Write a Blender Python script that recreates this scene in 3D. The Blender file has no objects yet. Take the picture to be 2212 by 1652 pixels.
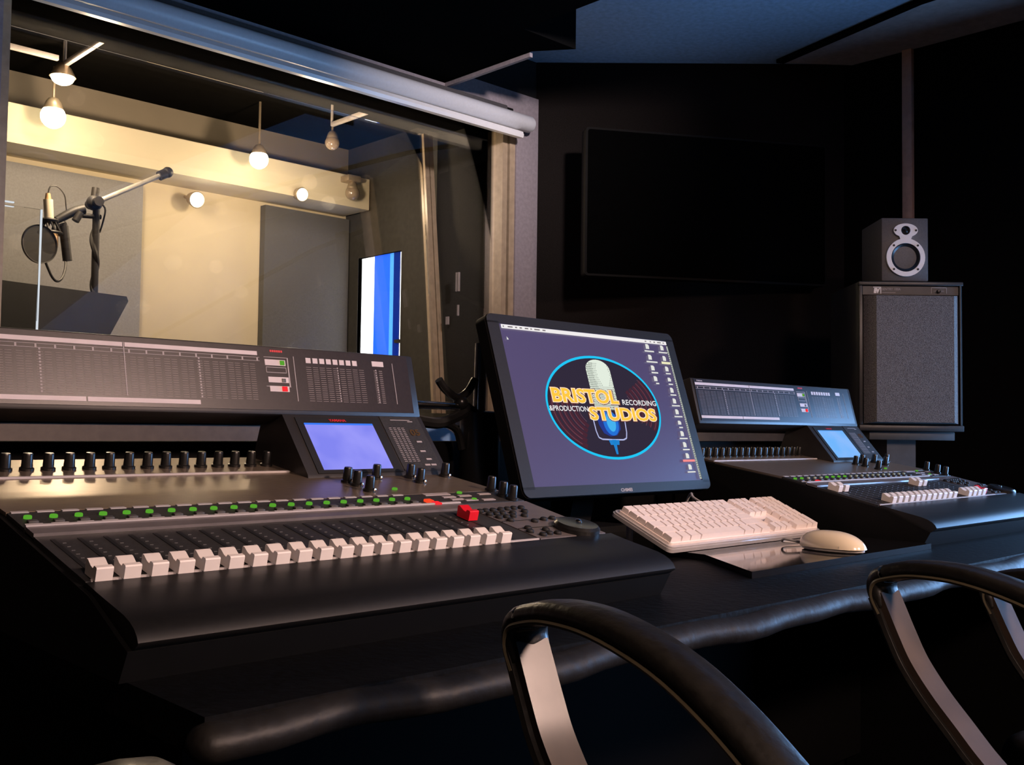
import bpy, bmesh, math, random
from mathutils import Vector, Matrix
random.seed(4)
scn = bpy.context.scene
COL = scn.collection
H = 0.97                       # height of the lens above the floor; all coordinates below are relative to the lens
PI = math.pi

# ------------------------------------------------------------------ materials
def mat(name, col, rough=0.6, metal=0.0, spec=0.5, noise=0.12, scale=40.0, bump=0.0, coat=0.0, coat_rough=0.1, stretch=None):
    m = bpy.data.materials.new(name); m.use_nodes = True
    nt = m.node_tree; b = nt.nodes['Principled BSDF']
    tc = nt.nodes.new('ShaderNodeTexCoord'); mp = nt.nodes.new('ShaderNodeMapping')
    nz = nt.nodes.new('ShaderNodeTexNoise'); nz.inputs['Scale'].default_value = scale; nz.inputs['Detail'].default_value = 3
    if stretch: mp.inputs['Scale'].default_value = stretch
    nt.links.new(tc.outputs['Object'], mp.inputs['Vector']); nt.links.new(mp.outputs['Vector'], nz.inputs['Vector'])
    rp = nt.nodes.new('ShaderNodeValToRGB')
    lo = [c * (1 - noise) for c in col]; hi = [min(1, c * (1 + noise)) for c in col]
    rp.color_ramp.elements[0].position = .3; rp.color_ramp.elements[1].position = .7
    rp.color_ramp.elements[0].color = (*lo, 1); rp.color_ramp.elements[1].color = (*hi, 1)
    nt.links.new(nz.outputs['Fac'], rp.inputs['Fac']); nt.links.new(rp.outputs['Color'], b.inputs['Base Color'])
    b.inputs['Roughness'].default_value = rough; b.inputs['Metallic'].default_value = metal
    b.inputs['Specular IOR Level'].default_value = spec
    b.inputs['Coat Weight'].default_value = coat; b.inputs['Coat Roughness'].default_value = coat_rough
    if bump:
        bp = nt.nodes.new('ShaderNodeBump'); bp.inputs['Strength'].default_value = bump; bp.inputs['Distance'].default_value = .002
        nt.links.new(nz.outputs['Fac'], bp.inputs['Height']); nt.links.new(bp.outputs['Normal'], b.inputs['Normal'])
    return m

def emit(name, col, s=1.0, gloss=0.0):
    m = bpy.data.materials.new(name); m.use_nodes = True
    b = m.node_tree.nodes['Principled BSDF']
    b.inputs['Base Color'].default_value = (.01, .01, .01, 1); b.inputs['Roughness'].default_value = .35
    b.inputs['Specular IOR Level'].default_value = gloss
    b.inputs['Emission Color'].default_value = (*col, 1); b.inputs['Emission Strength'].default_value = s
    return m

def srgb(r, g, b):
    f = lambda c: (c / 255 / 12.92) if c <= 10.3 else ((c / 255 + .055) / 1.055) ** 2.4
    return (f(r), f(g), f(b))

def glass(name, tint=(1, 1, 1), refl=.06):
    m = bpy.data.materials.new(name); m.use_nodes = True
    nt = m.node_tree; nt.nodes.remove(nt.nodes['Principled BSDF'])
    out = nt.nodes['Material Output']
    tr = nt.nodes.new('ShaderNodeBsdfTransparent'); tr.inputs['Color'].default_value = (*tint, 1)
    gl = nt.nodes.new('ShaderNodeBsdfGlossy'); gl.inputs['Roughness'].default_value = .01
    fr = nt.nodes.new('ShaderNodeFresnel'); fr.inputs['IOR'].default_value = 1.45
    mx = nt.nodes.new('ShaderNodeMixShader')
    nt.links.new(fr.outputs[0], mx.inputs[0]); nt.links.new(tr.outputs[0], mx.inputs[1]); nt.links.new(gl.outputs[0], mx.inputs[2])
    nt.links.new(mx.outputs[0], out.inputs['Surface'])
    return m

M = {}
M['wall_black'] = mat('wall black fabric', (.013, .0105, .0095), .95, spec=.1, scale=300, bump=.3, noise=.3)
M['wall_dark'] = mat('wall near black fabric', (.006, .0055, .005), .95, spec=0, scale=300, bump=.3)
M['wall_upper'] = mat('wall charcoal paint', (.022, .022, .022), .8, spec=.2)
M['wall_low'] = mat('wall brown grey paint', (.10, .075, .06), .6)
M['band'] = mat('grey brown raceway', (.15, .12, .10), .4)
M['ceiling'] = mat('ceiling pale blue', (.36, .50, .66), .9, spec=.1, scale=60)
M['bulkhead'] = mat('bulkhead grey', (.50, .46, .46), .9, spec=.1)
M['soffit'] = mat('soffit black cloth', (.004, .004, .004), .95, spec=0, scale=200, bump=.3)
M['floor'] = mat('floor dark carpet', (.005, .005, .006), .9, spec=.1, scale=400, bump=.5)
M['trim'] = mat('window trim lilac grey', (.30, .265, .29), .6, scale=80)
M['frame_tan'] = mat('window frame tan', (.40, .31, .21), .4)
M['frame_dark'] = mat('window frame seal black', (.008, .008, .008), .8, spec=.05)
M['jamb'] = mat('jamb dark grey cloth', (.05, .048, .042), .9, spec=.15, scale=250, bump=.3)
M['roller'] = mat('roller blind white', (.72, .74, .78), .38, scale=120, noise=.03)
M['roller_bar'] = mat('roller bar white', (.86, .87, .88), .3, noise=.02)
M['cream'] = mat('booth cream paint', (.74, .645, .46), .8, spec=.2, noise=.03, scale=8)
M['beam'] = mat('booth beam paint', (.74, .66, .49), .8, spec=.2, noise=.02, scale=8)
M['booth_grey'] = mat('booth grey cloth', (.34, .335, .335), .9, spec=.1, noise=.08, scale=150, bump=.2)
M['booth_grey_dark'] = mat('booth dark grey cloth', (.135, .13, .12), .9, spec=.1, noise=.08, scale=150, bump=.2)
M['booth_shade'] = mat('booth upper wall shade', (.30, .255, .20), .85, spec=.15, noise=.04, scale=10)
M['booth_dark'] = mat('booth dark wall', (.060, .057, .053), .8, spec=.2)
M['booth_ceiling'] = mat('booth ceiling black', (.005, .0045, .004), .9, spec=0)
M['booth_floor'] = mat('booth floor wood', (.12, .08, .05), .5)
M['panel'] = mat('console brushed grey', (.36, .285, .215), .34, metal=.75, scale=60, noise=.15, stretch=(1, 14, 14))
M['panel_dark'] = mat('console fader bed black', (.028, .027, .027), .55, scale=300, noise=.3)
M['panel_key'] = mat('console key block grey', (.17, .15, .15), .42, metal=.3)
M['palm'] = mat('console palm rest black', (.007, .0065, .006), .46, spec=.42, scale=200, noise=.2)
M['chassis'] = mat('console chassis black', (.004, .004, .004), .6, spec=.2)
M['ledge'] = mat('console ledge grey', (.20, .18, .18), .3, metal=.4)
M['line'] = mat('console print white', (.45, .42, .42), .6, noise=.03)
M['dash'] = mat('console print grey', (.38, .34, .34), .6, noise=.03)
M['meter'] = mat('meter bridge smoked acrylic', (.019, .013, .0135), .30, spec=.45, scale=200, noise=.2)
M['meter_frame'] = mat('meter bridge frame', (.022, .020, .020), .4)
M['meter_mark'] = mat('meter scale print', (.27, .23, .215), .6)
M['meter_white'] = mat('meter label white', (.62, .55, .55), .6, noise=.05)
M['knob'] = mat('knob black plastic', (.010, .010, .010), .3)
M['knob_tip'] = mat('knob skirt chrome', (.75, .74, .72), .2, metal=1)
M['cap'] = mat('fader cap white', (.86, .79, .73), .4, noise=.03)
M['red_cap'] = mat('fader cap red', (.75, .008, .02), .35, noise=.03)
M['btn'] = mat('button black rubber', (.008, .008, .008), .6)
M['btn_grey'] = mat('button grey', (.075, .072, .07), .5)
M['green'] = emit('green lit key', (.20, .80, .05), .42)
M['green_off'] = mat('green key unlit', (.30, .36, .25), .5)
M['red_lit'] = emit('red lit key', (1.0, .02, .03), 1.0)
M['orange_lit'] = emit('orange lit key', (1.0, .07, .02), .9)
M['amber_dig'] = emit('amber digits', (.55, .22, .07), .16)
M['brand_red'] = mat('brand print red', (.62, .02, .03), .5)
M['mon'] = mat('monitor matte black', (.013, .012, .012), .42, scale=200)
M['screen'] = emit('screen violet wallpaper', srgb(70, 57, 98), 1.0, gloss=.8)
M['desk'] = mat('desk black leather', (.0022, .0022, .0023), .6, spec=.12, scale=90, bump=.5, noise=.2)
M['bolster'] = mat('desk padded leather edge', (.010, .009, .008), .52, spec=.4, scale=70, bump=.5, noise=.2)
M['desk_side'] = mat('desk black laminate', (.002, .002, .002), .7, spec=.1)
M['gloss'] = mat('glossy black board', (.008, .008, .009), .07, noise=.1)
M['kb_white'] = mat('keyboard white plastic', (.93, .82, .76), .4, noise=.02)
M['kb_tray'] = mat('keyboard clear tray', (.45, .43, .43), .12, noise=.05, coat=.6)
M['mouse'] = mat('mouse white plastic', (.93, .80, .58), .12, noise=.01, coat=.5)
M['mouse_line'] = mat('mouse base grey', (.40, .37, .34), .4)
M['cord'] = mat('cord pale grey', (.42, .40, .38), .5)
M['leather'] = mat('chair black leather', (.013, .012, .010), .34, scale=110, bump=.35, noise=.2)
M['piping'] = mat('chair piping', (.11, .092, .055), .42)
M['strut'] = mat('chair strut brown grey', (.070, .049, .036), .38, coat=.1, coat_rough=.2)
M['plastic'] = mat('black plastic', (.010, .010, .010), .4)
M['foot'] = mat('castor rubber', (.008, .008, .008), .7)
M['tv'] = mat('screen panel black', (.0012, .0012, .0012), .9, spec=.02)
M['tv_frame'] = mat('screen panel rim', (.006, .0055, .005), .7, spec=.1)
M['spk'] = mat('speaker cabinet charcoal', (.026, .026, .027), .38, scale=150)
M['spk_small'] = mat('small speaker grey', (.085, .08, .082), .5, scale=200)
M['foam'] = mat('grille foam grey', (.17, .16, .155), .95, spec=.1, scale=400, bump=.9, noise=.5)
M['foam_strip'] = mat('speaker name strip', (.06, .053, .05), .5)
M['silver'] = mat('silver plate', (.92, .89, .86), .45, metal=.0, noise=.03)
M['cone'] = mat('woofer cone', (.012, .016, .022), .35)
M['dome'] = mat('tweeter dome', (.03, .028, .027), .25, metal=.4)
M['stand'] = mat('speaker stand steel', (.055, .06, .065), .5)
M['conduit'] = mat('brown conduit', (.60, .38, .28), .5)
M['chrome'] = mat('chrome tube', (.60, .58, .57), .16, metal=1)
M['black_metal'] = mat('black metal', (.012, .012, .012), .28, metal=.2)
M['sheen_blue'] = mat('pale blue sheen', (.34, .58, 1.0), .5)
M['mic_body'] = mat('microphone champagne', (.85, .75, .55), .4)
M['mic_grille'] = mat('microphone bronze grille', (.60, .38, .20), .4, metal=.3)
M['boom'] = mat('boom tube chrome', (.55, .52, .46), .38, metal=.6)
M['mesh_black'] = mat('pop filter mesh', (.055, .052, .05), .8, scale=600, noise=.5)
_n = M['mesh_black'].node_tree; _t = _n.nodes.new('ShaderNodeBsdfTransparent'); _m = _n.nodes.new('ShaderNodeMixShader'); _m.inputs[0].default_value = .34
_n.links.new(_n.nodes['Principled BSDF'].outputs[0], _m.inputs[1]); _n.links.new(_t.outputs[0], _m.inputs[2]); _n.links.new(_m.outputs[0], _n.nodes['Material Output'].inputs['Surface'])
M['stand_black'] = mat('stand black', (.018, .016, .015), .5)
M['music'] = mat('music desk black', (.022, .022, .024), .6)
M['acrylic'] = glass('added clear reflection sheet')
M['pane'] = glass('window glass')
M['edge_white'] = mat('polished bright edge', (.85, .88, .92), .3, noise=.02)
M['lamp_on'] = emit('lamp glowing', (1.0, .85, .55), 14.0)
M['disc_glow'] = emit('round disc glowing', (1.0, .90, .66), 5.0)
M['reflection_glow'] = emit('glass reflection white', (.85, .92, 1.0), .9)
M['lamp_metal'] = mat('lamp warm steel', (.45, .36, .26), .35, metal=.6)
M['bulb_off'] = mat('lamp bulb frosted brown', (.30, .23, .17), .15, noise=.1, coat=.6)
M['track'] = mat('lamp track pale metal', (.50, .45, .43), .4)
M['sky'] = emit('daylight sky', (.97, .99, 1.0), 3.0)
M['sky_blue'] = emit('bright blue daylight', (.25, .52, 1.0), 21.0)
M['blind'] = mat('blue blind', (.2, .45, .85), .8)
def translucent(name, col):
    m = bpy.data.materials.new(name); m.use_nodes = True; nt = m.node_tree
    nt.nodes.remove(nt.nodes['Principled BSDF'])
    t = nt.nodes.new('ShaderNodeBsdfTranslucent'); t.inputs['Color'].default_value = (*col, 1)
    nz = nt.nodes.new('ShaderNodeTexNoise'); nz.inputs['Scale'].default_value = 30
    d = nt.nodes.new('ShaderNodeBsdfDiffuse'); d.inputs['Color'].default_value = (*col, 1)
    mx = nt.nodes.new('ShaderNodeMixShader'); mx.inputs[0].default_value = .25
    nt.links.new(t.outputs[0], mx.inputs[1]); nt.links.new(d.outputs[0], mx.inputs[2])
    nt.links.new(mx.outputs[0], nt.nodes['Material Output'].inputs['Surface'])
    return m
M['blind_a'] = translucent('blue blind slat', (.11, .34, .95))
M['blind_b'] = translucent('light blue blind slat', (.26, .60, .98))
M['blind_c'] = translucent('deep blue blind slat', (.035, .11, .42))

# ------------------------------------------------------------------ geometry helpers
def frame(o, ex, ey):
    ex = Vector(ex).normalized(); ey = Vector(ey).normalized(); ez = ex.cross(ey)
    m = Matrix((ex, ey, ez)).transposed().to_4x4(); m.translation = Vector(o); return m

GS = 1.0        # distance factor for things built farther into the live room
class MB:
    def __init__(s): s.bm = bmesh.new()
    def _add(s, vs, fs, X=None):
        vv = [s.bm.verts.new((X @ Vector(v) if X else Vector(v)) * GS) for v in vs]
        for f in fs:
            try: s.bm.faces.new([vv[i] for i in f])
            except ValueError: pass
        return s
    def box(s, x0, x1, y0, y1, z0, z1, X=None, bev=0.0, seg=2):
        vs = [(x, y, z) for z in (z0, z1) for y in (y0, y1) for x in (x0, x1)]
        fs = [(0, 2, 3, 1), (4, 5, 7, 6), (0, 1, 5, 4), (2, 6, 7, 3), (0, 4, 6, 2), (1, 3, 7, 5)]
        if not bev: return s._add(vs, fs, X)
        t = bmesh.new(); vv = [t.verts.new(v) for v in vs]
        for f in fs: t.faces.new([vv[i] for i in f])
        bmesh.ops.bevel(t, geom=t.edges[:], offset=bev, segments=seg, profile=.5, affect='EDGES')
        return s.merge(t, X)
    def merge(s, t, X=None):
        t.verts.index_update()
        vs = [v.co.copy() for v in t.verts]; fs = [[v.index for v in f.verts] for f in t.faces]; t.free()
        return s._add(vs, fs, X)
    def ext(s, poly, vec, X=None):          # closed 3-D polygon swept along vec
        n = len(poly); vec = Vector(vec)
        vs = [Vector(p) for p in poly] + [Vector(p) + vec for p in poly]
        fs = [list(range(n))[::-1], list(range(n, 2 * n))] + [(i, (i + 1) % n, n + (i + 1) % n, n + i) for i in range(n)]
        return s._add(vs, fs, X)
    def prism(s, yz, x0, x1, X=None):
        return s.ext([(x0, y, z) for y, z in yz], (x1 - x0, 0, 0), X)
    def plate(s, xy, z0, z1, X=None):
        return s.ext([(x, y, z0) for x, y in xy], (0, 0, z1 - z0), X)
    def lathe(s, prof, n=20, X=None, cap=True):   # profile (r, z) about local z
        vs = []; fs = []
        for r, z in prof:
            for k in range(n):
                a = 2 * PI * k / n; vs.append((r * math.cos(a), r * math.sin(a), z))
        for i in range(len(prof) - 1):
            for k in range(n):
                k2 = (k + 1) % n; fs.append((i * n + k, i * n + k2, (i + 1) * n + k2, (i + 1) * n + k))
        if cap:
            fs.append(list(range(n))[::-1]); fs.append([(len(prof) - 1) * n + k for k in range(n)])
        return s._add(vs, fs, X)
    def cyl(s, a, b, r0, r1=None, n=14):
        a = Vector(a); b = Vector(b); d = b - a; r1 = r0 if r1 is None else r1
        q = d.to_track_quat('Z', 'Y').to_matrix().to_4x4(); q.translation = a
        return s.lathe([(r0, 0), (r1, d.length)], n, q)
    def tube(s, pts, r, n=8, closed=False, sub=4):
        pts = [Vector(p) for p in pts]
        if sub > 1: pts = spline(pts, sub, closed)
        rs = r if isinstance(r, (list, tuple)) else None
        N = len(pts); vs = []; fs = []
        up = None
        for i, p in enumerate(pts):
            t = (pts[(i + 1) % N] - pts[i - 1]) if closed else (pts[min(i + 1, N - 1)] - pts[max(i - 1, 0)])
            t.normalize()
            if up is None: up = t.orthogonal().normalized()
            up = (up - t * up.dot(t)); up = up.normalized() if up.length > 1e-6 else t.orthogonal().normalized()
            w = t.cross(up)
            rr = r if rs is None else rs[0] + (rs[1] - rs[0]) * i / (N - 1)
            for k in range(n):
                a = 2 * PI * k / n; vs.append(p + (up * math.cos(a) + w * math.sin(a)) * rr)
        rng = N if closed else N - 1
        for i in range(rng):
            j = (i + 1) % N
            for k in range(n):
                k2 = (k + 1) % n; fs.append((i * n + k, i * n + k2, j * n + k2, j * n + k))
        if not closed:
            fs.append(list(range(n))[::-1]); fs.append([(N - 1) * n + k for k in range(n)])
        return s._add(vs, fs)
    def sphere(s, c, r, n=16, sz=1.0, X=None):
        prof = []
        m = n // 2
        for i in range(m + 1):
            a = -PI / 2 + PI * i / m; prof.append((max(1e-5, r * math.cos(a)), r * sz * math.sin(a)))
        T = Matrix.Translation(Vector(c))
        return s.lathe(prof, n, (X @ T) if X else T)
    def band(s, path, w, t, X=None):        # rectangular strap: path of (p, q) in a plane, width along local z
        N = len(path); vs = []; fs = []
        for i in range(N):
            a = Vector(path[max(i - 1, 0)]); b = Vector(path[min(i + 1, N - 1)]); d = (b - a).normalized()
            nn = Vector((-d.y, d.x)); p = Vector(path[i])
            ww = w[i] if isinstance(w, list) else w; tt = t[i] if isinstance(t, list) else t
            for (o, z) in ((tt, -ww / 2), (tt, ww / 2), (-tt, ww / 2), (-tt, -ww / 2)):
                q = p + nn * o / 2; vs.append((q.x, q.y, z))
        for i in range(N - 1):
            for k in range(4):
                k2 = (k + 1) % 4; fs.append((i * 4 + k, i * 4 + k2, i * 4 + 4 + k2, i * 4 + 4 + k))
        fs.append((3, 2, 1, 0)); fs.append(tuple((N - 1) * 4 + k for k in range(4)))
        return s._add(vs, fs, X)

def spline(pts, sub, closed=False):
    out = []; N = len(pts)
    rng = range(N if closed else N - 1)
    for i in rng:
        if closed: p0, p1, p2, p3 = pts[i - 1], pts[i], pts[(i + 1) % N], pts[(i + 2) % N]
        else: p0, p1, p2, p3 = pts[max(i - 1, 0)], pts[i], pts[i + 1], pts[min(i + 2, N - 1)]
        for k in range(sub):
            t = k / sub
            out.append(.5 * ((2 * p1) + (-p0 + p2) * t + (2 * p0 - 5 * p1 + 4 * p2 - p3) * t * t + (-p0 + 3 * p1 - 3 * p2 + p3) * t ** 3))
    if not closed: out.append(pts[-1])
    return out

ORG = {}
def mesh_of(name, mb, m, off, smooth=40):
    bm = mb.bm
    bmesh.ops.recalc_face_normals(bm, faces=bm.faces[:])
    me = bpy.data.meshes.new(name)
    for v in bm.verts: v.co -= off
    bm.to_mesh(me); bm.free()
    me.materials.append(M[m] if isinstance(m, str) else m)
    if smooth:
        me.polygons.foreach_set('use_smooth', [True] * len(me.polygons)); me.set_sharp_from_angle(angle=math.radians(smooth))
    return me
def tag(o, label=None, cat=None, group=None, kind=None):
    if label: o['label'] = label
    if cat: o['category'] = cat
    if group: o['group'] = group
    if kind: o['kind'] = kind
    return o
def link(name, data, parent=None, loc=None):
    o = bpy.data.objects.new(name, data); COL.objects.link(o)
    if parent: o.parent = parent
    if loc is not None: o.location = loc
    return o
def part(name, mb, m, parent, smooth=40, label=None):
    off = ORG[parent.name]
    o = link(name, mesh_of(name, mb, m, off, smooth), parent); ORG[o.name] = off
    if label: o['label'] = label
    return o
def empty(name, loc, label, cat, group=None):
    loc = Vector(loc) * GS
    o = link(name, None, None, Vector(loc) + Vector((0, 0, H))); ORG[o.name] = Vector(loc); o.empty_display_size = .05
    return tag(o, label, cat, group)
def solo(name, mb, m, loc, label, cat, group=None, smooth=40, kind=None):
    off = Vector(loc); o = link(name, mesh_of(name, mb, m, off, smooth), None, off + Vector((0, 0, H))); ORG[o.name] = off
    return tag(o, label, cat, group, kind)
def struct(name, mb, m, smooth=0):
    o = link(name, mesh_of(name, mb, m, Vector((0, 0, 0)), smooth), None, Vector((0, 0, H))); ORG[o.name] = Vector((0, 0, 0))
    o['kind'] = 'structure'; return o
def place(name, me, parent, pos, rot=None, label=None):     # shared mesh, own place inside its thing
    o = link(name, me, parent, Vector(pos) - ORG[parent.name]); ORG[o.name] = Vector(pos)
    if rot is not None: o.rotation_euler = rot
    if label: o['label'] = label
    return o
def text_bm(mb, s, X, h, width=None, bold=0.0, thick=.0004, align='LEFT', shear=0.0):
    cu = bpy.data.curves.new('t', 'FONT'); cu.body = s; cu.size = 1; cu.offset = bold; cu.resolution_u = 3; cu.shear = shear
    ob = bpy.data.objects.new('t', cu); COL.objects.link(ob)
    dg = bpy.context.evaluated_depsgraph_get(); me = bpy.data.meshes.new_from_object(ob.evaluated_get(dg))
    COL.objects.unlink(ob); bpy.data.objects.remove(ob); bpy.data.curves.remove(cu)
    xs = [v.co.x for v in me.vertices]; ys = [v.co.y for v in me.vertices]
    x0, x1, y0, y1 = min(xs), max(xs), min(ys), max(ys)
    sy = h / (y1 - y0); sx = (width / (x1 - x0)) if width else sy
    vs = [((v.co.x - x0) * sx - ((x1 - x0) * sx / 2 if align == 'C' else 0), (v.co.y - y0) * sy, 0) for v in me.vertices]
    mb._add(vs, [list(p.vertices) for p in me.polygons], X)
    bpy.data.meshes.remove(me)

def fr2(o, ex, ey, a, b, c=0):       # frame shifted by (a, b, c)
    return frame(o, ex, ey) @ Matrix.Translation((a, b, c))

# ------------------------------------------------------------------ room
XR, XL, VB, W, CZ, FZ = 3.45, -1.9, -2.7, 2.65, 1.35, -H
b = MB(); b.box(XL - .1, XR + .1, VB - .1, 5.0, FZ - .06, FZ); struct('floor', b, 'floor')
b = MB(); b.box(XL - .1, XR + .1, VB - .1, W + .3, CZ, CZ + .08); struct('ceiling', b, 'ceiling')
# window wall: solid round the opening
WL, WRt, WB, WT = .82, 2.49, .03, 1.13
b = MB(); b.box(XL, WL - .02, W, W + .36, FZ, CZ); b.box(2.57, 2.95, W, W + .36, FZ, CZ)
b.box(WL - .02, 2.57, W, W + .36, WT + .02, CZ); b.box(WL - .02, 2.57, W, W + .36, FZ, WB - .03)
struct('wall_window', b, 'wall_upper')
b = MB(); b.ext([(2.652, 2.648, FZ), (3.47, 1.83, FZ), (3.55, 1.91, FZ), (2.73, 2.73, FZ)], (0, 0, CZ - FZ)); struct('wall_corner', b, 'wall_black')
# right wall with a window beside the listening position (source of the blue light)
wy0, wy1, wz0, wz1 = -.40, .90, -.35, .36
b = MB(); b.box(XR, XR + .12, wy1, 1.95, FZ, CZ); b.box(XR, XR + .12, VB, wy0, FZ, CZ)
b.box(XR, XR + .12, wy0, wy1, FZ, wz0); b.box(XR, XR + .12, wy0, wy1, wz1, CZ); struct('wall_right', b, 'wall_dark')
b = MB()
for y0, y1, z0, z1 in ((wy0 - .04, wy1 + .04, wz0 - .04, wz0), (wy0 - .04, wy1 + .04, wz1, wz1 + .04), (wy0 - .04, wy0, wz0, wz1), (wy1, wy1 + .04, wz0, wz1), ((wy0 + wy1) / 2 - .02, (wy0 + wy1) / 2 + .02, wz0, wz1)):
    b.box(XR - .004, XR + .06, y0, y1, z0, z1)
w3 = struct('window_3', b, 'frame_dark')
b = MB(); b.box(XR + .08, XR + .09, wy0, wy1, wz0, wz1); part('sky_pane', b, 'sky_blue', w3)
b = MB(); b.box(XL - .1, XL, VB, W + .3, FZ, CZ); struct('wall_left', b, 'wall_black')
b = MB(); b.box(XL, XR, VB - .1, VB, FZ, CZ); struct('wall_back', b, 'wall_black')
# bulkhead along the right wall
b = MB(); b.ext([(3.25, 1.99, 1.338), (3.47, 1.80, 1.338), (3.47, VB, 1.338), (2.82, VB, 1.338), (3.09, 1.40, 1.338)], (0, 0, .03)); struct('trim_1', b, 'bulkhead')
b = MB(); b.ext([(3.235, 2.00, 1.336), (3.26, 1.985, 1.336), (3.10, 1.40, 1.336), (2.83, VB, 1.336), (2.805, VB, 1.336), (3.075, 1.40, 1.336)], (0, 0, .02)); struct('bulkhead_shadow_strip', b, 'soffit')  # black strip painting the shadow line along the bulkhead edge
# black soffit over the window; unseen ceiling part added to darken glass reflections
b = MB(); b.ext([(2.19, W + .02, 1.155), (2.19, 2.21, 1.155), (2.27, 2.10, 1.155), (2.05, 2.10, 1.155), (2.05, -1.0, 1.155), (XL, -1.0, 1.155), (XL, W + .02, 1.155)], (0, 0, CZ - 1.155 + .01)); struct('trim_2', b, 'soffit')
b = MB(); b.box(2.192, 2.204, 2.22, W, 1.142, 1.162); struct('trim_3', b, 'trim')
# raceway band along the walls at desk-back height
b = MB(); b.box(XL, 2.64, W - .02, W + .01, -.14, -.004); b.ext([(2.635, 2.62, -.14), (3.45, 1.805, -.14), (3.46, 1.825, -.14), (2.65, 2.64, -.14)], (0, 0, .131)); struct('trim_4', b, 'band')
# ------------------------------------------------------------------ observation window
b = MB()
b.box(2.530, 2.640, W - .025, W + .01, FZ, 1.12); b.box(WL - .08, 2.640, W - .025, W + .01, 1.12, 1.203); b.box(WL - .08, WL - .02, W - .025, W + .01, WB - .03, 1.12)
win = struct('window_1', b, 'trim')
b = MB(); b.box(2.476, 2.499, W - .012, W + .05, WB, WT); b.box(2.505, 2.530, W - .018, W + .03, WB, WT); b.box(WL - .02, WL + .002, W - .012, W + .05, WB, WT)
part('frame', b, 'frame_tan', win)
b = MB(); b.box(WL - .02, 2.53, W - .02, W + .06, WB - .03, WB); b.box(WL - .02, 2.53, W - .01, W + .06, WT, WT + .02); b.box(2.499, 2.505, W - .005, W + .03, WB, WT)
part('seal', b, 'frame_dark', win)
b = MB(); b.box(WL - .04, 2.53, W - .06, W - .022, .004, .018, bev=.004); part('window_sill', b, 'meter_frame', win)
b = MB(); b.box(WL, 2.478, W + .028, W + .032, WB, WT); part('pane', b, 'pane', win)
b = MB(); b.ext([(2.532, W + .03, WB - .02), (2.515, W + .40, WB - .02), (2.60, W + .40, WB - .02), (2.60, W + .03, WB - .02)], (0, 0, WT + .04 - WB)); struct('trim_5', b, 'jamb')
b = MB(); b.box(WL - .02, 2.56, W + .04, W + .37, WT - .004, WT + .019); struct('trim_8', b, 'booth_ceiling')
b = MB(); b.box(WL - .02, 2.476, W + .006, W + .024, 1.064, WT + .002); struct('added_hidden_board', b, 'frame_dark')  # hidden board added to block booth light from the roller blind
# far pane, leaning towards the control room at its foot
b = MB()
fx = lambda z: 2.463 - .012 * (1.0 - z)
fy = lambda z: 3.06 - .113 * (1.0 - z)
for a0, a1 in ((0, .020), (.025, .044)):
    b.ext([(fx(0.05) + a0, fy(.05), .05), (fx(.05) + a1, fy(.05), .05), (fx(1.13) + a1, fy(1.13), 1.13), (fx(1.13) + a0, fy(1.13), 1.13)], (0, .03, 0))
w2 = struct('window_2', b, 'frame_tan')
b = MB(); b.ext([(WL - .1, fy(.05) + .012, .05), (2.452, fy(.05) + .012, .05), (2.464, fy(1.13) + .012, 1.13), (WL - .1, fy(1.13) + .012, 1.13)], (0, .004, 0)); part('pane', b, 'pane', w2)
# ------------------------------------------------------------------ live room behind the glass
BV, BX = 4.22, 2.90
b = MB(); b.box(-1.9, BX + .1, 3.01, BV + .2, 1.365, 1.43); struct('ceiling_booth', b, 'booth_ceiling')
b = MB(); b.box(-1.9, BX + .1, BV, BV + .1, FZ, 1.37); struct('wall_booth_back', b, 'cream')
b = MB(); b.box(-1.9, BX, BV - .012, BV, 1.17, 1.365); struct('booth_shade_strip', b, 'booth_shade')  # upper wall strip; the shade above the beam is put into its colour
b = MB(); b.box(-2.0, -1.9, 3.01, BV + .1, FZ, 1.37); struct('wall_booth_left', b, 'cream')
wy = (3.765, 4.105); wz = (-.2, .812)
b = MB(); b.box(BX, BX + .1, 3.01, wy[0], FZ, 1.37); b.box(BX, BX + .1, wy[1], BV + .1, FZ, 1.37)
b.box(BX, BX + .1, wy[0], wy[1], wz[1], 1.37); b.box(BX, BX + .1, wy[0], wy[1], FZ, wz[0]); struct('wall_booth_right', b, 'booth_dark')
b = MB(); b.box(-1.9, 2.88, 4.0, BV + .02, 1.03, 1.178); struct('trim_6', b, 'beam')
b = MB(); b.box(-1.9, BX, 3.01, BV, FZ, FZ + .01); struct('floor_booth', b, 'booth_floor')
b = MB(); b.box(.2, 1.845, BV - .045, BV - .002, FZ + .01, 1.0); solo('acoustic_panel', b, 'booth_grey', (1.0, BV - .02, FZ + .01), 'grey fabric wall panel behind the boom microphone', 'wall panel', 'fabric panels on the live room wall')
b = MB(); b.box(2.425, 2.89, BV - .045, BV - .002, FZ + .01, 1.01); solo('acoustic_panel', b, 'booth_grey_dark', (2.65, BV - .02, FZ + .01), 'grey fabric wall panel right of the cream wall section', 'wall panel', 'fabric panels on the live room wall')
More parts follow.
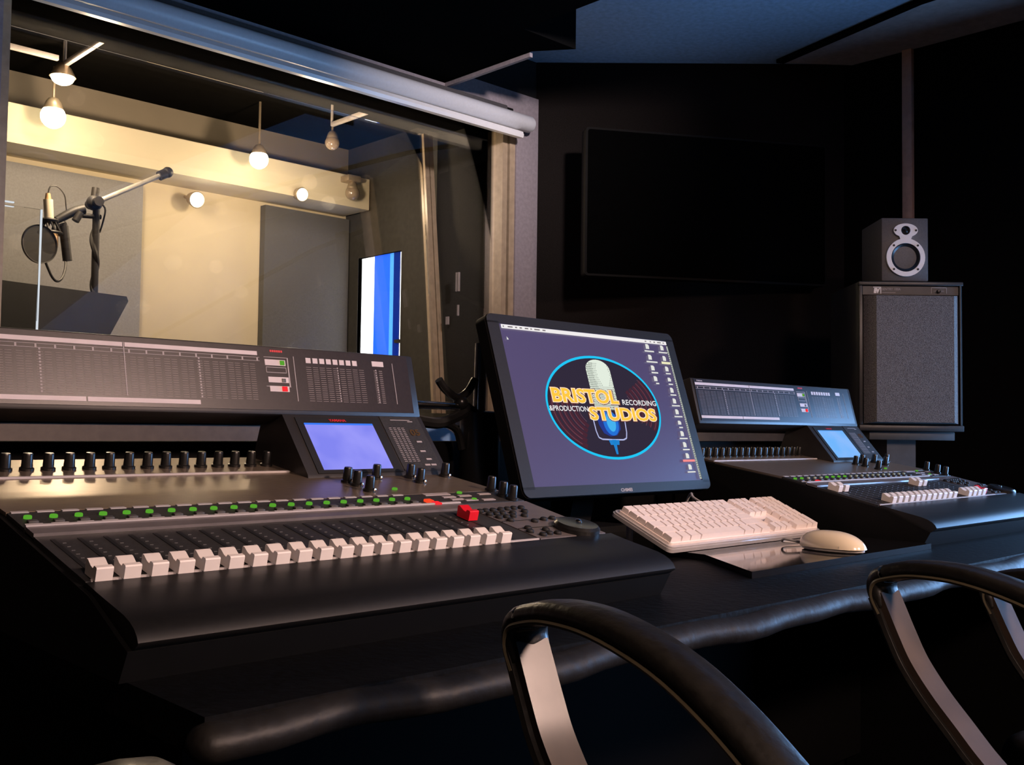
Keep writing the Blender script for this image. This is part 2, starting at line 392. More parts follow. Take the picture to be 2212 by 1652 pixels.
# daylight window of the live room with blue vertical blinds
b = MB()
for y0, y1, z0, z1 in ((wy[0] - .012, wy[0], wz[0], wz[1]), (wy[1], wy[1] + .012, wz[0], wz[1]), (wy[0] - .012, wy[1] + .012, wz[1], wz[1] + .012), (wy[0], wy[0] + .045, .385, .40)):
    b.box(BX - .001, BX + .05, y0, y1, z0, z1)
w4 = struct('window_4', b, 'booth_dark')
b = MB(); b.box(BX + .022, BX + .026, wy[0], wy[1], wz[0], wz[1]); part('sky_pane', b, 'sky', w4)
bl = empty('vertical_blind', (BX + .05, 3.9, wz[1]), 'blue vertical blind hanging in the bright narrow live room window', 'blind')
for y0, y1, k in ((3.868, 3.990, 'blind_a'), (3.838, 3.868, 'blind_b'), (3.790, 3.838, 'blind_c')):
    b = MB(); b.box(BX + .012, BX + .014, y0, y1, wz[0], wz[1]); part('slat', b, k, bl)

# ------------------------------------------------------------------ roller blind
rb = empty('roller_blind', (1.8, 2.57, 1.10), 'white roller blind rolled up above the control room window', 'roller blind')
b = MB(); q = Matrix.Translation((0, 2.585, 1.083)) @ Matrix.Rotation(PI / 2, 4, 'Y')
b.lathe([(.001, .55), (.025, .552), (.029, .556), (.029, 2.555), (.025, 2.563), (.001, 2.565)], 28, q); part('rolled_fabric', b, 'roller', rb)
b = MB(); b.prism([(2.580, 1.020), (2.557, 1.018), (2.553, 1.028), (2.558, 1.040), (2.585, 1.052)], .55, 2.497); part('bottom_bar', b, 'roller_bar', rb)
for x in (2.46, .60):
    b = MB(); b.box(x, x + .03, 2.60, 2.624, 1.07, 1.13, bev=.003); part('bracket', b, 'frame_dark', rb)
b = MB(); b.box(.6, 2.50, 2.617, 2.622, 1.045, 1.13); part('added_back_plate', b, 'frame_dark', rb)  # hidden plate added to blacken the blind's reflection in the glass
b = MB(); b.box(.6, 2.46, 2.598, 2.616, 1.09, 1.135, bev=.004); part('head_rail', b, 'spk_small', rb)
# small pale marks on the jamb
b = MB(); b.box(2.466, 2.472, 2.855, 2.862, .50, .57); b.box(2.466, 2.472, 2.868, 2.874, .50, .57)
solo('jamb_mark', b, 'dash', (2.468, 2.865, .50), 'small pale mark on the dark window jamb, the upper of two', 'mark', 'marks on the jamb')
b = MB(); b.box(2.470, 2.476, 2.862, 2.868, .41, .45); b.box(2.468, 2.474, 2.915, 2.93, .38, .41)
solo('jamb_mark', b, 'dash', (2.47, 2.88, .38), 'small pale mark on the dark window jamb, the lower of two', 'mark', 'marks on the jamb')

# ------------------------------------------------------------------ live room lamps
def point(loc, e, col, r=.04):
    l = bpy.data.lights.new('lamp_light', 'POINT'); l.energy = e; l.color = col; l.shadow_soft_size = r
    o = link('lamp_light', l, None, Vector(loc) + Vector((0, 0, H))); return o
def track(x, y0, y1, lab):
    t = empty('lamp_track', (x, (y0 + y1) / 2, 1.29), lab, 'lamp track')
    b = MB(); b.box(x - .008, x + .008, y0, y1, 1.27, 1.288, bev=.002); part('rail', b, 'track', t)
    for y in (y0, y1):
        b = MB(); b.cyl((x, y, 1.28), (x, y, 1.366), .006); part('hanger', b, 'track', t)
    return t
t1 = track(1.35, 3.34, 3.74, 'pale lamp track on the dark live room ceiling above the microphone')
b = MB(); b.box(.9, 1.31, 3.682, 3.70, 1.27, 1.288, bev=.002); part('cross_rail', b, 'track', t1)
track(2.435, 3.34, 3.66, 'pale lamp track on the live room ceiling near the window corner')
def hang_lamp(c, r, on, lab, top, head='globe', e=0):
    x, y, z = c; t = empty('spot_lamp', (x, y, z), lab, 'lamp', 'spot lamps in the live room')
    b = MB(); b.cyl((x, y, z + r * .9), (x, y, top), .005); part('stem', b, 'lamp_metal', t)
    b = MB(); X = Matrix.Translation((x, y, z))
    b.lathe([(r * .4, r * 1.5), (r * .62, r * 1.2), (r * .8, r * .6), (r * .78, r * .55), (r * .55, r * 1.1), (r * .3, r * 1.4)], 18, X); part('lamp_head', b, 'lamp_metal', t)
    b = MB(); b.sphere((x, y, z), r, 18); part('bulb', b, 'lamp_on' if on else 'bulb_off', t)
    if on: point((x, y - .40, z - .16), e, (1, .75, .49), .03)
    return t
hang_lamp((1.355, 3.85, 1.115), .044, True, 'glowing spot lamp over the microphone, lower of the pair', 1.30, e=13)
hang_lamp((2.20, 3.85, 1.118), .040, True, 'glowing spot lamp hanging before the cream beam middle', 1.366, e=14)
hang_lamp((2.465, 3.70, 1.215), .032, False, 'unlit glass spot lamp hanging at the end of a track', 1.29)
t = hang_lamp((2.748, 3.95, 1.083), .034, False, 'unlit glass spot lamp under a brown mount at the end of the cream beam', 1.14)
b = MB(); b.box(2.712, 2.784, 3.93, 3.999, 1.135, 1.165, bev=.006); part('mount', b, 'lamp_metal', t)
t = empty('spot_lamp', (1.355, 3.74, 1.25), 'glowing spot lamp at the lamp track corner, upper of the pair', 'lamp', 'spot lamps in the live room')
b = MB(); X = frame((1.345, 3.74, 1.24), (1, 0, 0), (0, .93, -.36)); X2 = frame((1.345, 3.74, 1.24), (1, 0, 0), (0, .5, .866))
b.lathe([(.012, .05), (.03, .03), (.045, 0), (.042, 0), (.027, .026)], 18, Matrix.Translation((1.345, 3.74, 1.232))); part('lamp_head', b, 'lamp_metal', t)
b = MB(); b.sphere((1.345, 3.74, 1.232), .040, 18, .72); part('bulb', b, 'lamp_on', t)
point((1.345, 3.60, 1.13), 5, (1, .75, .49), .03)
def glow_disc(c, r, lab):
    x, y, z = c; t = empty('spot_lamp', (x, y, z), lab, 'lamp', 'spot lamps in the live room')
    X = frame((x, y, z), (1, 0, 0), (0, -.25, 1))
    b = MB(); b.lathe([(r * .5, -.06), (r * .8, -.05), (r * 1.12, 0), (r * 1.02, .004), (r * .9, -.004)], 20, X); part('lamp_head', b, 'lamp_metal', t)  # rim around the glowing disc
    b = MB(); b.lathe([(r, -.002), (r * .9, .006), (.001, .01)], 20, X); part('bulb', b, 'disc_glow', t)  # face of the glowing disc
    b = MB(); b.cyl((x, y + .05, z + .01), (x, 4.22, z + .03), .008); part('stem', b, 'lamp_metal', t)
    point((x, y - .22, z - .07), 1.2, (1, .82, .58), .03)  # point light added at each glowing disc to brighten the cream wall
glow_disc((2.055, 4.11, .962), .033, 'glowing round disc on the cream wall under the beam')
glow_disc((2.49, 3.97, 1.036), .029, 'glowing round disc at the lower edge of the cream beam')

# ------------------------------------------------------------------ microphone, stands and added reflection sheet in the live room
mv = 3.35
GS = 1.07; FZ = -H / GS
ms = empty('microphone_stand', (1.33, mv, FZ), 'black boom microphone stand behind the observation window', 'microphone stand')
b = MB(); b.cyl((1.333, mv, -.5), (1.325, mv, .70), .0115, n=12); part('pole', b, 'stand_black', ms)
b = MB(); pts = []
for i in range(60):
    f = i / 59; pts.append((1.333 - .008 * f + .0075 * math.sin(i * .55) + .003 * math.sin(i * .21), mv + .010 * math.cos(i * .55), -.15 + .80 * f))
b.tube(pts, .0085, 7, sub=2); part('wrapped_cable', b, 'stand_black', ms)
for a in (90, 210, 330):
    b = MB(); a = math.radians(a); b.tube([(1.333, mv, -.45), (1.333 + .3 * math.cos(a), mv + .3 * math.sin(a), FZ + .012)], .009, sub=1); part('leg', b, 'stand_black', ms)
b = MB(); b.cyl((1.31, mv, .71), (1.55, mv, .852), .0085, n=14); part('boom_arm', b, 'boom', ms, label='chrome boom tube')
b = MB(); b.tube([(1.20, mv, .640), (1.25, mv, .675), (1.285, mv, .690)], [.013, .016], 10); b.cyl((1.27, mv - .01, .675), (1.255, mv - .01, .645), .012); part('boom_tail', b, 'stand_black', ms)
b = MB(); b.cyl((1.535, mv, .843), (1.562, mv, .859), .0165, n=16); b.sphere((1.565, mv, .861), .019, 14); part('counterweight', b, 'stand_black', ms)
b = MB(); b.sphere((1.318, mv, .715), .026, 14); b.cyl((1.318, mv - .04, .715), (1.318, mv + .04, .715), .016); b.cyl((1.318, mv, .735), (1.321, mv, .765), .012); b.cyl((1.28, mv, .668), (1.34, mv, .672), .008); part('clamp', b, 'stand_black', ms)
b = MB(); b.tube([(1.315, mv - .02, .72), (1.345, mv - .02, .70), (1.345, mv - .01, .66), (1.338, mv, .62)], .003, 6); part('cable_loop', b, 'stand_black', ms)
mc = empty('studio_microphone', (1.175, mv, .55), 'pale studio microphone hanging upside down behind a pop filter', 'microphone')
b = MB(); b.cyl((1.177, mv, .640), (1.172, mv, .702), .0145, n=18); part('body', b, 'mic_body', mc)
b = MB(); b.cyl((1.172, mv, .702), (1.171, mv, .722), .010, .007); part('connector', b, 'mic_grille', mc)
b = MB(); b.lathe([(.004, -.058), (.018, -.052), (.024, -.03), (.024, 0), (.02, .012)], 18, Matrix.Translation((1.182, mv, .588))); part('capsule_grille', b, 'mic_grille', mc)
b = MB(); b.tube([(1.171, mv, .72), (1.178, mv, .745), (1.20, mv, .748), (1.222, mv, .725), (1.228, mv, .69), (1.232, mv, .66)], .0022, 6); part('cable', b, 'stand_black', mc)
sm = empty('shock_mount', (1.185, mv, .62), 'black spider shock mount gripping the studio microphone', 'shock mount')
b = MB()
for k in range(10):
    a = 2 * PI * k / 10; b.cyl((1.18 + .020 * math.cos(a), mv + .020 * math.sin(a), .635), (1.182 + .034 * math.cos(a + .5), mv + .034 * math.sin(a + .5), .595), .0035, n=6)
b.tube([(1.182 + .034 * math.cos(a * PI / 8), mv + .034 * math.sin(a * PI / 8), .597) for a in range(16)], .005, 6, closed=True, sub=1)
b.tube([(1.18 + .022 * math.cos(a * PI / 8), mv + .022 * math.sin(a * PI / 8), .636) for a in range(16)], .006, 6, closed=True, sub=1)
part('cage', b, 'stand_black', sm)
b = MB(); b.tube([(1.20, mv, .625), (1.22, mv, .635), (1.225, mv, .625)], .009, 8); part('arm', b, 'stand_black', sm)
b = MB(); b.cyl((1.222, mv, .625), (1.238, mv, .515), .0145, n=14); part('handle', b, 'stand_black', sm)
pf = empty('pop_filter', (1.147, mv - .07, .50), 'round black mesh pop filter in front of the microphone', 'pop filter')
X = frame((1.125, mv - .075, .545), (.96, .28, 0), (0, 0, 1))
b = MB(); b.lathe([(.0565, -.002), (.0585, -.002), (.0585, .002), (.0565, .002)], 36, X, cap=False); b.lathe([(.0565, -.002), (.060, -.004), (.060, .004), (.0565, .002)], 36, X, cap=False); part('hoop', b, 'stand_black', pf)
b = MB(); b.lathe([(.0005, -.001), (.0570, -.001), (.0570, .001), (.0005, .001)], 36, X); part('mesh', b, 'mesh_black', pf)
b = MB(); b.tube([(1.232, mv, .522), (1.225, mv - .02, .49), (1.205, mv - .05, .452), (1.185, mv - .06, .438), (1.165, mv - .07, .452), (1.145, mv - .075, .49)], .004, 7); part('gooseneck', b, 'stand_black', pf)
mu = empty('music_stand', (1.15, 3.30, FZ), 'black music stand with a wide desk below the microphone', 'music stand')
X = frame((1.16, 3.22, .30), (1, 0, 0), (0, .25, .97))
b = MB(); b.plate([(-.27, .125), (.228, .108), (.232, .092), (.168, -.02), (.10, -.14), (-.26, -.14)], -.006, .006, X); part('desk', b, 'music', mu)
b = MB(); b.box(-.26, .10, -.148, -.138, -.05, .004, X); part('lip', b, 'music', mu)
b = MB(); b.cyl((1.14, 3.26, FZ + .25), (1.14, 3.26, .25), .011); part('pole', b, 'stand_black', mu)
for a in (30, 150, 270):
    a = math.radians(a); b = MB(); b.tube([(1.14, 3.26, FZ + .3), (1.14 + .27 * math.cos(a), 3.26 + .27 * math.sin(a), FZ + .012)], .008, sub=1); part('leg', b, 'stand_black', mu)
GS = 1.0; FZ = -H
ac = empty('reflection_sheet', (.9, 3.14, FZ), 'added clear sheet with glowing reflection lines before the microphone', 'screen')  # clear sheet added to carry the reflection lines
b = MB(); b.box(.5, 1.077, 3.138, 3.142, FZ + .02, .625); part('sheet', b, 'acrylic', ac)
b = MB(); b.ext([(1.079, 3.136, .625), (1.083, 3.136, .625), (1.078, 3.136, -.2), (1.074, 3.136, -.2)], (0, .008, 0)); part('reflection_strip', b, 'reflection_glow', ac, label='glowing thin white vertical reflection line')  # glowing line imitates a reflection in the window glass
b = MB(); b.box(.5, 1.003, 3.136, 3.144, .632, .636); b.box(.5, 1.003, 3.136, 3.144, .620, .622); part('top_reflection_strip', b, 'reflection_glow', ac, label='glowing thin white top reflection line')
b = MB(); b.box(.5, 1.07, 3.10, 3.18, FZ, FZ + .02); part('foot', b, 'stand_black', ac)  # foot of the added reflection sheet

# ------------------------------------------------------------------ desk
DZ = -.205
dk = empty('studio_desk', (1.5, 1.1, FZ), 'long black studio desk with a padded leather front edge', 'desk')
b = MB(); b.box(.352, 2.72, .672, 1.428, DZ - .03, DZ); part('desk_top', b, 'desk', dk)
b = MB()
XS_ = [.338, .3385, .340, .343, .347, .352] + [.36 + .04 * k for k in range(60)]; N = len(XS_) - 1; prof = 14; vs = []; fs = []
for i in range(N + 1):
    x = XS_[i]
    e = min(1.0, math.sqrt(max(0.01, 1 - (1 - min(1, (x - .338) / .016)) ** 2)))
    wob = .003 * math.sin(x * 17) + .002 * math.sin(x * 41 + 1)
    for k in range(prof):
        a = 2 * PI * k / prof
        vs.append((x, .668 + wob + .019 * e * math.cos(a), -.2225 + .5 * wob + .0145 * e * math.sin(a)))
for i in range(N):
    for k in range(prof):
        k2 = (k + 1) % prof; fs.append((i * prof + k, i * prof + k2, (i + 1) * prof + k2, (i + 1) * prof + k))
fs.append(list(range(prof))[::-1]); fs.append([N * prof + k for k in range(prof)])
b._add(vs, fs); part('padded_edge', b, 'bolster', dk, 60)
b = MB(); b.box(.28, 2.74, 1.43, 1.47, FZ, -.0265, bev=.002); solo('desk_back_panel', b, 'desk_side', (1.5, 1.45, FZ), 'long black panel standing along the back of the desk', 'panel')
b = MB(); b.box(.36, .40, .72, 1.42, FZ, DZ - .035); part('side_panel', b, 'desk_side', dk)
b = MB(); b.box(2.66, 2.70, .72, 1.42, FZ, DZ - .035); part('side_panel', b, 'desk_side', dk)
b = MB(); b.box(.40, 2.66, 1.38, 1.41, FZ + .1, DZ - .035); part('modesty_panel', b, 'desk_side', dk)
b = MB(); b.plate([(1.234, .80), (1.80, .80), (1.80, 1.425), (1.345, 1.425), (1.345, .958)], DZ + .0002, DZ + .010)
solo('desk_board', b, 'gloss', (1.5, 1.1, DZ), 'glossy black board under the white keyboard and mouse', 'board')

# ------------------------------------------------------------------ mixing consoles
MX0, MX1 = .345, 1.030
s1 = lambda v: -.1425 + .2162 * (v - .855)
s2 = lambda v: -.0917 + .152 * (v - 1.09)
A1, A2, AD, AM = math.atan(.2162), math.atan(.152), math.atan(1.183), math.atan(3.875)
CACHE = {}
def cached(key, build, m, smooth=40):
    if key not in CACHE:
        b = MB(); build(b); CACHE[key] = mesh_of(key, b, m, Vector((0, 0, 0)), smooth)
    return CACHE[key]
def cap_mesh(b):       # fader cap: two raised shoulders round a scooped middle (front at -y)
    b.prism([(-.0115, .0012), (-.0122, .0125), (-.0112, .0138), (-.0062, .0140), (-.0052, .0128), (-.0042, .0108), (.0010, .0118), (.0080, .0150), (.0108, .0152), (.0120, .0138), (.0115, .0012)], -.0075, .0075)
def knob_mesh(b): b.lathe([(.0085, 0), (.0085, .003), (.0066, .004), (.0060, .019), (.0052, .021), (.001, .0215)], 16)
def knob_tip_mesh(b): b.sphere((0, 0, 0), .0026, 8)
def cap_btn(r, h): return lambda b: b.lathe([(r, 0), (r, h * .6), (r * .7, h), (.0005, h)], 12)

def console(ox, oy, oz, label, fader_v, on_state, red_v):
    O = Vector((ox, oy, oz))
    c = empty('mixing_console', Vector((MX0, .775, DZ)) + O, label, 'mixing console', 'digital mixing consoles on the desk')
    org = ORG[c.name]
    T = Matrix.Translation(O)
    def P(name, key, build, m, smooth=40, parent=None, label=None):
        if key not in CACHE:
            b = MB(); build(b); CACHE[key] = mesh_of(key, b, m, org - O, smooth)
        o = link(name, CACHE[key], parent or c); ORG[o.name] = org
        if label: o['label'] = label
        return o
    def put(name, me, x, v, z, ang, parent=None, label=None):
        o = link(name, me, parent or c, Vector((x, v, z)) + O - org); o.rotation_euler = (ang, 0, 0); ORG[o.name] = org
        if label: o['label'] = label
        return o
    # chassis
    def chassis(b):
        b.prism([(.80, DZ), (.785, -.178), (.80, -.172), (.865, s1(.865) - .004), (1.09, s1(1.09) - .004), (1.365, s2(1.365) - .004), (1.40, s2(1.365) - .01), (1.40, DZ)], MX0, MX1)
    P('chassis', 'chassis', chassis, 'chassis')
    def palm(b):
        yz = [(.790, -.180), (.7765, -.172), (.7755, -.1700), (.7785, -.1648), (.7840, -.1600), (.7920, -.1558), (.8030, -.1522), (.8180, -.1490), (.837, -.1452), (.858, -.1408), (.880, -.1356), (.884, -.1372), (.884, -.150), (.79, -.180)]
        b.prism(yz[:-1], MX0 + .004, MX1 - .002)
    P('palm_rest', 'palm', palm, 'palm', 50)
    F1 = lambda b, x0, x1, v0, v1, h, t=.004: b.prism([(v0, s1(v0) + h), (v1, s1(v1) + h), (v1, s1(v1) + h - t), (v0, s1(v0) + h - t)], x0, x1)
    F2 = lambda b, x0, x1, v0, v1, h, t=.004: b.prism([(v0, s2(v0) + h), (v1, s2(v1) + h), (v1, s2(v1) + h - t), (v0, s2(v0) + h - t)], x0, x1)
    P('fader_panel', 'fader_panel', lambda b: F1(b, MX0 + .006, .902, .886, 1.012, 0), 'panel_dark')
    P('front_line', 'front_line', lambda b: F1(b, MX0 + .010, .900, .8845, .8870, .0015, .002), 'line')
    def slots(b):
        for i in range(21):
            x = .364 + .025 * i; F1(b, x - .0022, x + .0022, .888, 1.0, .0005, .0008)
    P('fader_groove', 'slots', slots, 'btn')
    P('ledge', 'ledge', lambda b: F1(b, MX0 + .006, .902, 1.012, 1.034, .003, .005), 'ledge')
    P('ledge_line', 'ledge_line', lambda b: F1(b, MX0 + .006, .902, 1.0335, 1.0365, .0045, .005), 'line')
    P('key_panel', 'key_panel', lambda b: F1(b, MX0 + .006, MX1 - .006, 1.037, 1.0885, .0005), 'panel_dark')
    P('cursor_panel', 'cursor_panel', lambda b: F1(b, .904, MX1 - .006, .886, 1.034, .0005), 'panel_key')
    def gaps(b):
        F1(b, .904, MX1 - .006, .955, .9562, .0012, .001); F1(b, .904, .985, .925, .926, .0012, .001)
    P('cursor_marking', 'cursor_marking', gaps, 'btn')
    P('encoder_panel', 'enc_panel', lambda b: F2(b, MX0 + .006, MX1 - .006, 1.0905, 1.252, .0005), 'panel')
    P('knob_panel', 'knob_panel', lambda b: F2(b, MX0 + .006, .80, 1.2565, 1.363, .0015), 'panel')
    P('panel_line', 'panel_line', lambda b: F2(b, MX0 + .006, .775, 1.2525, 1.2560, .0028, .004), 'line')
    def dashes(b):
        for i in range(20):
            x = .364 + .025 * i; F1(b, x - .0095, x + .0075, 1.086, 1.0905, .0014, .001)
            F1(b, x - .009, x + .008, 1.0475, 1.0495, .0012, .001)
    P('channel_marking', 'dashes', dashes, 'line')
    def specks(b):
        rnd = random.Random(3)
        for i in range(20):
            x = .364 + .025 * i
            for k in range(9): F1(b, x + .005, x + .0085, .900 + .011 * k, .9012 + .011 * k, .0006, .0006)
            pass
    P('panel_marking', 'specks', specks, 'btn_grey')
    # fader caps
    cm = cached('fader_cap', cap_mesh, 'cap', 30)
    for i in range(20):
        v = fader_v[i]; put('fader_cap', cm, .364 + .025 * i, v, s1(v), A1)
    rm = cached('master_fader', cap_mesh, 'red_cap', 30)
    put('master_fader', rm, .864, red_v, s1(red_v), A1, label='red master fader cap')
    # lit channel keys
    km = lambda b: b.lathe([(.0042, 0), (.0042, .0020), (.0036, .0030), (.0005, .0032)], 12, Matrix.Diagonal((1.0, .80, 1, 1)))
    g1 = cached('channel_key_lit', km, 'green'); g0 = cached('channel_key_off', km, 'green_off')
    for i in range(20): put('channel_key', g1 if on_state[i] else g0, .364 + .025 * i, 1.068, s1(1.068) + .0005, A1, label='green lit key' if on_state[i] else None)
    for x, v in ((.8593, 1.122), (.9435, 1.0847), (.9423, 1.0523)): put('status_key', g1, x, v, (s1 if v < 1.09 else s2)(v), A1, label='green lit key')
    dm = cached('small_key', lambda b: b.box(-.005, .005, -.0035, .0035, 0, .0032, bev=.001), 'btn_grey')
    for i in range(20): put('small_key', dm, .364 + .025 * i, 1.0535, s1(1.0535), A1)
    if red_v > .95:
        put('alert_key', cached('alert_key_orange', lambda b: b.box(-.0055, .0055, -.005, .005, 0, .004, bev=.001), 'orange_lit'), .8627, 1.0527, s1(1.0527), A1, label='orange lit key')
    put('alert_key', cached('alert_key_red', lambda b: b.box(-.0055, .0055, -.005, .005, 0, .004, bev=.001), 'red_lit'), .8635 if red_v > .95 else .41, 1.0374 if red_v > .95 else 1.043, s1(1.0374) + .001, A1, label='red lit key')
    def labels(b):
        F1(b, .879, .923, 1.079, 1.088, .0016, .001); F1(b, .868, .906, 1.037, 1.046, .0018, .001)
        for x0, v in ((.90, 1.066), (.93, 1.068), (.905, 1.054), (.925, 1.048), (.955, 1.046), (.97, 1.072)): F1(b, x0, x0 + .022, v, v + .006, .0016, .001)
    P('key_marking', 'key_marking', labels, 'dash')
    # black round keys of the cursor section
    bm_ = cached('round_key', cap_btn(.0052, .004), 'btn')
    for x, v in ((.905, .999), (.916, 1.000), (.929, 1.000), (.944, 1.001), (.957, 1.002), (.970, 1.003), (.984, 1.003), (.909, .985), (.921, .985), (.933, .986), (.951, .985), (.975, .987), (.913, .971), (.926, .971), (.939, .972), (.959, .971), (.920, .953 + .004), (.954, .947), (.975, .951), (.9925, .9525), (.918, .923), (.910, .911), (.939, .912), (.932, .899), (.945, .897), (.918, .896)):
        put('round_key', bm_, x, v, s1(v) + .0004, A1)
    jw = P('jog_wheel', 'jog', lambda b: b.lathe([(.0305, -.002), (.0305, .006), (.027, .0095), (.020, .0085), (.0005, .0078)], 32, Matrix.Translation((.9905, .9065, s1(.9065))) @ Matrix.Rotation(A1, 4, 'X')), 'knob')
    jf = cached('finger_dimple', lambda b: b.sphere((0, 0, 0), .005, 10, .5), 'knob_tip')
    put('finger_dimple', jf, 1.004, .915, s1(.915) + .0085, A1, parent=jw)
    # rotary knobs
    kn = cached('rotary_knob', knob_mesh, 'knob', 35); tip = cached('knob_tip', knob_tip_mesh, 'knob_tip')
    for i in range(17): put('rotary_knob', kn, .364 + .025 * i, 1.297, s2(1.297) + .0015, A2)
    for x, v in ((.820, 1.178), (.819, 1.1535), (.814, 1.118), (.880, 1.193), (.9405, 1.192), (.9325, 1.159), (1.0085, 1.194), (1.0088, 1.091), (1.0048, 1.0623), (1.0056, 1.0432)):
        z = (s2 if v > 1.0905 else s1)(v) + .0005
        k = put('rotary_knob', kn, x, v, z, A2)
        if v > 1.1:
            o = link('knob_tip', tip, k, (.0035, -.0068, .0035)); ORG[o.name] = org
    # display housing
    dz = lambda v: -.066 + 1.183 * (v - 1.214)
    nD = Vector((0, -math.sin(AD), math.cos(AD))); uD = Vector((0, math.cos(AD), math.sin(AD)))
    def housing(b): b.prism([(1.2105, s2(1.2105)), (1.2125, dz(1.2125)), (1.285, dz(1.285)), (1.335, dz(1.285) - .004), (1.36, s2(1.36))], .779, 1.0305)
    dh = P('display_housing', 'housing', housing, 'meter_frame')
    XD = frame((0, 1.214, dz(1.214)), (1, 0, 0), uD)
    d = lambda v: (v - 1.214) / math.cos(AD)
    P('bezel', 'bezel', lambda b: b.box(.7965, .944, d(1.2125), d(1.2785), .0002, .0014, XD), 'btn', parent=dh)
    P('side_panel', 'disp_side', lambda b: b.box(.948, 1.022, d(1.2135), d(1.2815), .0002, .0010, XD), 'panel_dark', parent=dh)
    P('screen', 'disp_scr', lambda b: b.box(.8075, .9275, d(1.2165), d(1.2690), .0004, .0022, XD), LCD, parent=dh, label='lit pale blue display')
    P('screen_bar', 'disp_bar', lambda b: b.box(.8075, .9275, d(1.2690), d(1.2712), .0004, .0022, XD), LCD2, parent=dh, label='bright blue bar along display top')
    def ym(b): text_bm(b, 'YAMAHA', XD @ Matrix.Translation((.852, d(1.2733), .0020)), .0046, .030, .03)
    P('brand_lettering', 'disp_brand', ym, 'brand_red', 0, parent=dh)
    def marks(b):
        for i in range(20):
            v = 1.2245 + .0022 * i
            for x in (.956, .964, .972, .980): b.box(x, x + .0052, d(v), d(v) + .0009, .001, .0014, XD)
        for x, v in ((1.000, 1.236), (1.002, 1.248), (.996, 1.219), (1.008, 1.219), (1.004, 1.226)): b.box(x - .005, x + .005, d(v), d(v) + .003, .001, .0016, XD)
        b.box(.966, 1.004, d(1.2765), d(1.2765) + .0012, .001, .0014, XD); b.box(.998, 1.008, d(1.2745), d(1.2745) + .0016, .001, .0014, XD)
    P('display_marking', 'disp_marks', marks, 'dash', parent=dh)
    P('readout', 'readout', lambda b: text_bm(b, '05', XD @ Matrix.Translation((.993, d(1.2565), .0020)), .0125, .018, .02), 'amber_dig', 0, parent=dh, label='amber two digit readout')
    # meter bridge
    mz = lambda v: .02 + 3.875 * (v - 1.281)
    uM = Vector((0, math.cos(AM), math.sin(AM)))
    XM = frame((0, 1.281, .02), (1, 0, 0), uM); ml = lambda z: (z - .02) / math.sin(AM)
    mb = P('meter_bridge', 'meter', lambda b: b.box(.335, MX1, ml(.014), ml(.1135), -.060, 0, XM, bev=.004), 'meter_frame')
    P('leg', 'meter_leg_a', lambda b: b.box(.337, .345, 1.30, 1.345, DZ + .01, .03), 'chassis', parent=mb); P('leg', 'meter_leg_b', lambda b: b.box(1.0, 1.028, 1.305, 1.335, s2(1.3), .03), 'chassis', parent=mb)
    P('meter_face', 'meter_face', lambda b: b.box(.343, 1.016, ml(.0205), ml(.1105), .0002, .0012, XM), 'meter', parent=mb)
    def scale(b):
        for r in range(17):
            z = ml(.0345 + .0031 * r)
            for i in range(17):
                x = .352 + .0232 * i + (r % 1) * 0
                if i in (4, 12) : pass
                b.box(x, x + .0085, z, z + .00055, .0012, .0016, XM); b.box(x + .0105, x + .0185, z, z + .00055, .0012, .0016, XM)
            for i in range(9):
                x = .826 + .0118 * i
                b.box(x, x + .0088, z, z + .00055, .0012, .0016, XM)
            for x in (.948, .958): b.box(x, x + .006, z, z + .0009, .0012, .0016, XM)
    P('scale_marking', 'meter_scale', scale, 'meter_mark', parent=mb)
    def mlines(b):
        b.box(.5535, .5548, ml(.034), ml(.1035), .0012, .0017, XM)
        for x in (.449, .657): 
            for r in range(14): b.box(x - .0012, x + .0012, ml(.035 + .004 * r), ml(.0372 + .004 * r), .0012, .0017, XM)
        for x in (.881, .952):
            for r in range(14): b.box(x - .0008, x + .0008, ml(.035 + .0038 * r), ml(.037 + .0038 * r), .0012, .0017, XM)
        b.box(.985, .9860, ml(.034), ml(.098), .0012, .0016, XM)
        b.box(.8055, .8066, ml(.0335), ml(.099), .0012, .0017, XM)
        b.box(.7945, .7965, ml(.054), ml(.096), .0012, .0017, XM); b.box(.757, .796, ml(.0955), ml(.0963), .0012, .0017, XM); b.box(.757, .797, ml(.0535), ml(.0543), .0012, .0017, XM)
        b.box(.345, .750, ml(.0893), ml(.0899), .0012, .0017, XM); b.box(.345, .750, ml(.0942), ml(.0948), .0012, .0017, XM)
        for i in range(18): b.box(.352 + .0232 * i - .0012, .352 + .0232 * i + .0012, ml(.0893), ml(.0948), .0012, .0017, XM)
        for z in (.0735, .081): b.box(.759, .792, ml(z), ml(z + .0008), .0012, .0017, XM)
        for x in (.759, .7912): b.box(x, x + .0008, ml(.0735), ml(.0815), .0012, .0017, XM)
    P('line_marking', 'line_marking', mlines, 'dash', parent=mb)
    def mwhite(b):
        for i in range(2):
            x0, x1 = ((.345, .5525), (.5555, .747))[i]; b.box(x0, x1, ml(.0975), ml(.1032), .0012, .0018, XM)
        b.box(.345, .5015, ml(.0255), ml(.0312), .0012, .0018, XM); b.box(.5035, .654, ml(.0255), ml(.0312), .0012, .0018, XM)
        b.box(.758, .7915, ml(.084), ml(.0925), .0012, .0018, XM); b.box(.761, .794, ml(.0595), ml(.0675), .0012, .0018, XM); b.box(.762, .7935, ml(.0465), ml(.0545), .0012, .0018, XM)
        for i in range(8): b.box(.8265 + .0118 * i, .8350 + .0118 * i, ml(.0905), ml(.0982), .0012, .0018, XM)
        b.box(.946, .968, ml(.0915), ml(.0995), .0012, .0018, XM)
        text_bm(b, 'YAMAHA', XM @ Matrix.Translation((.352, ml(.1053), .0018)), .0030, .022, .02)
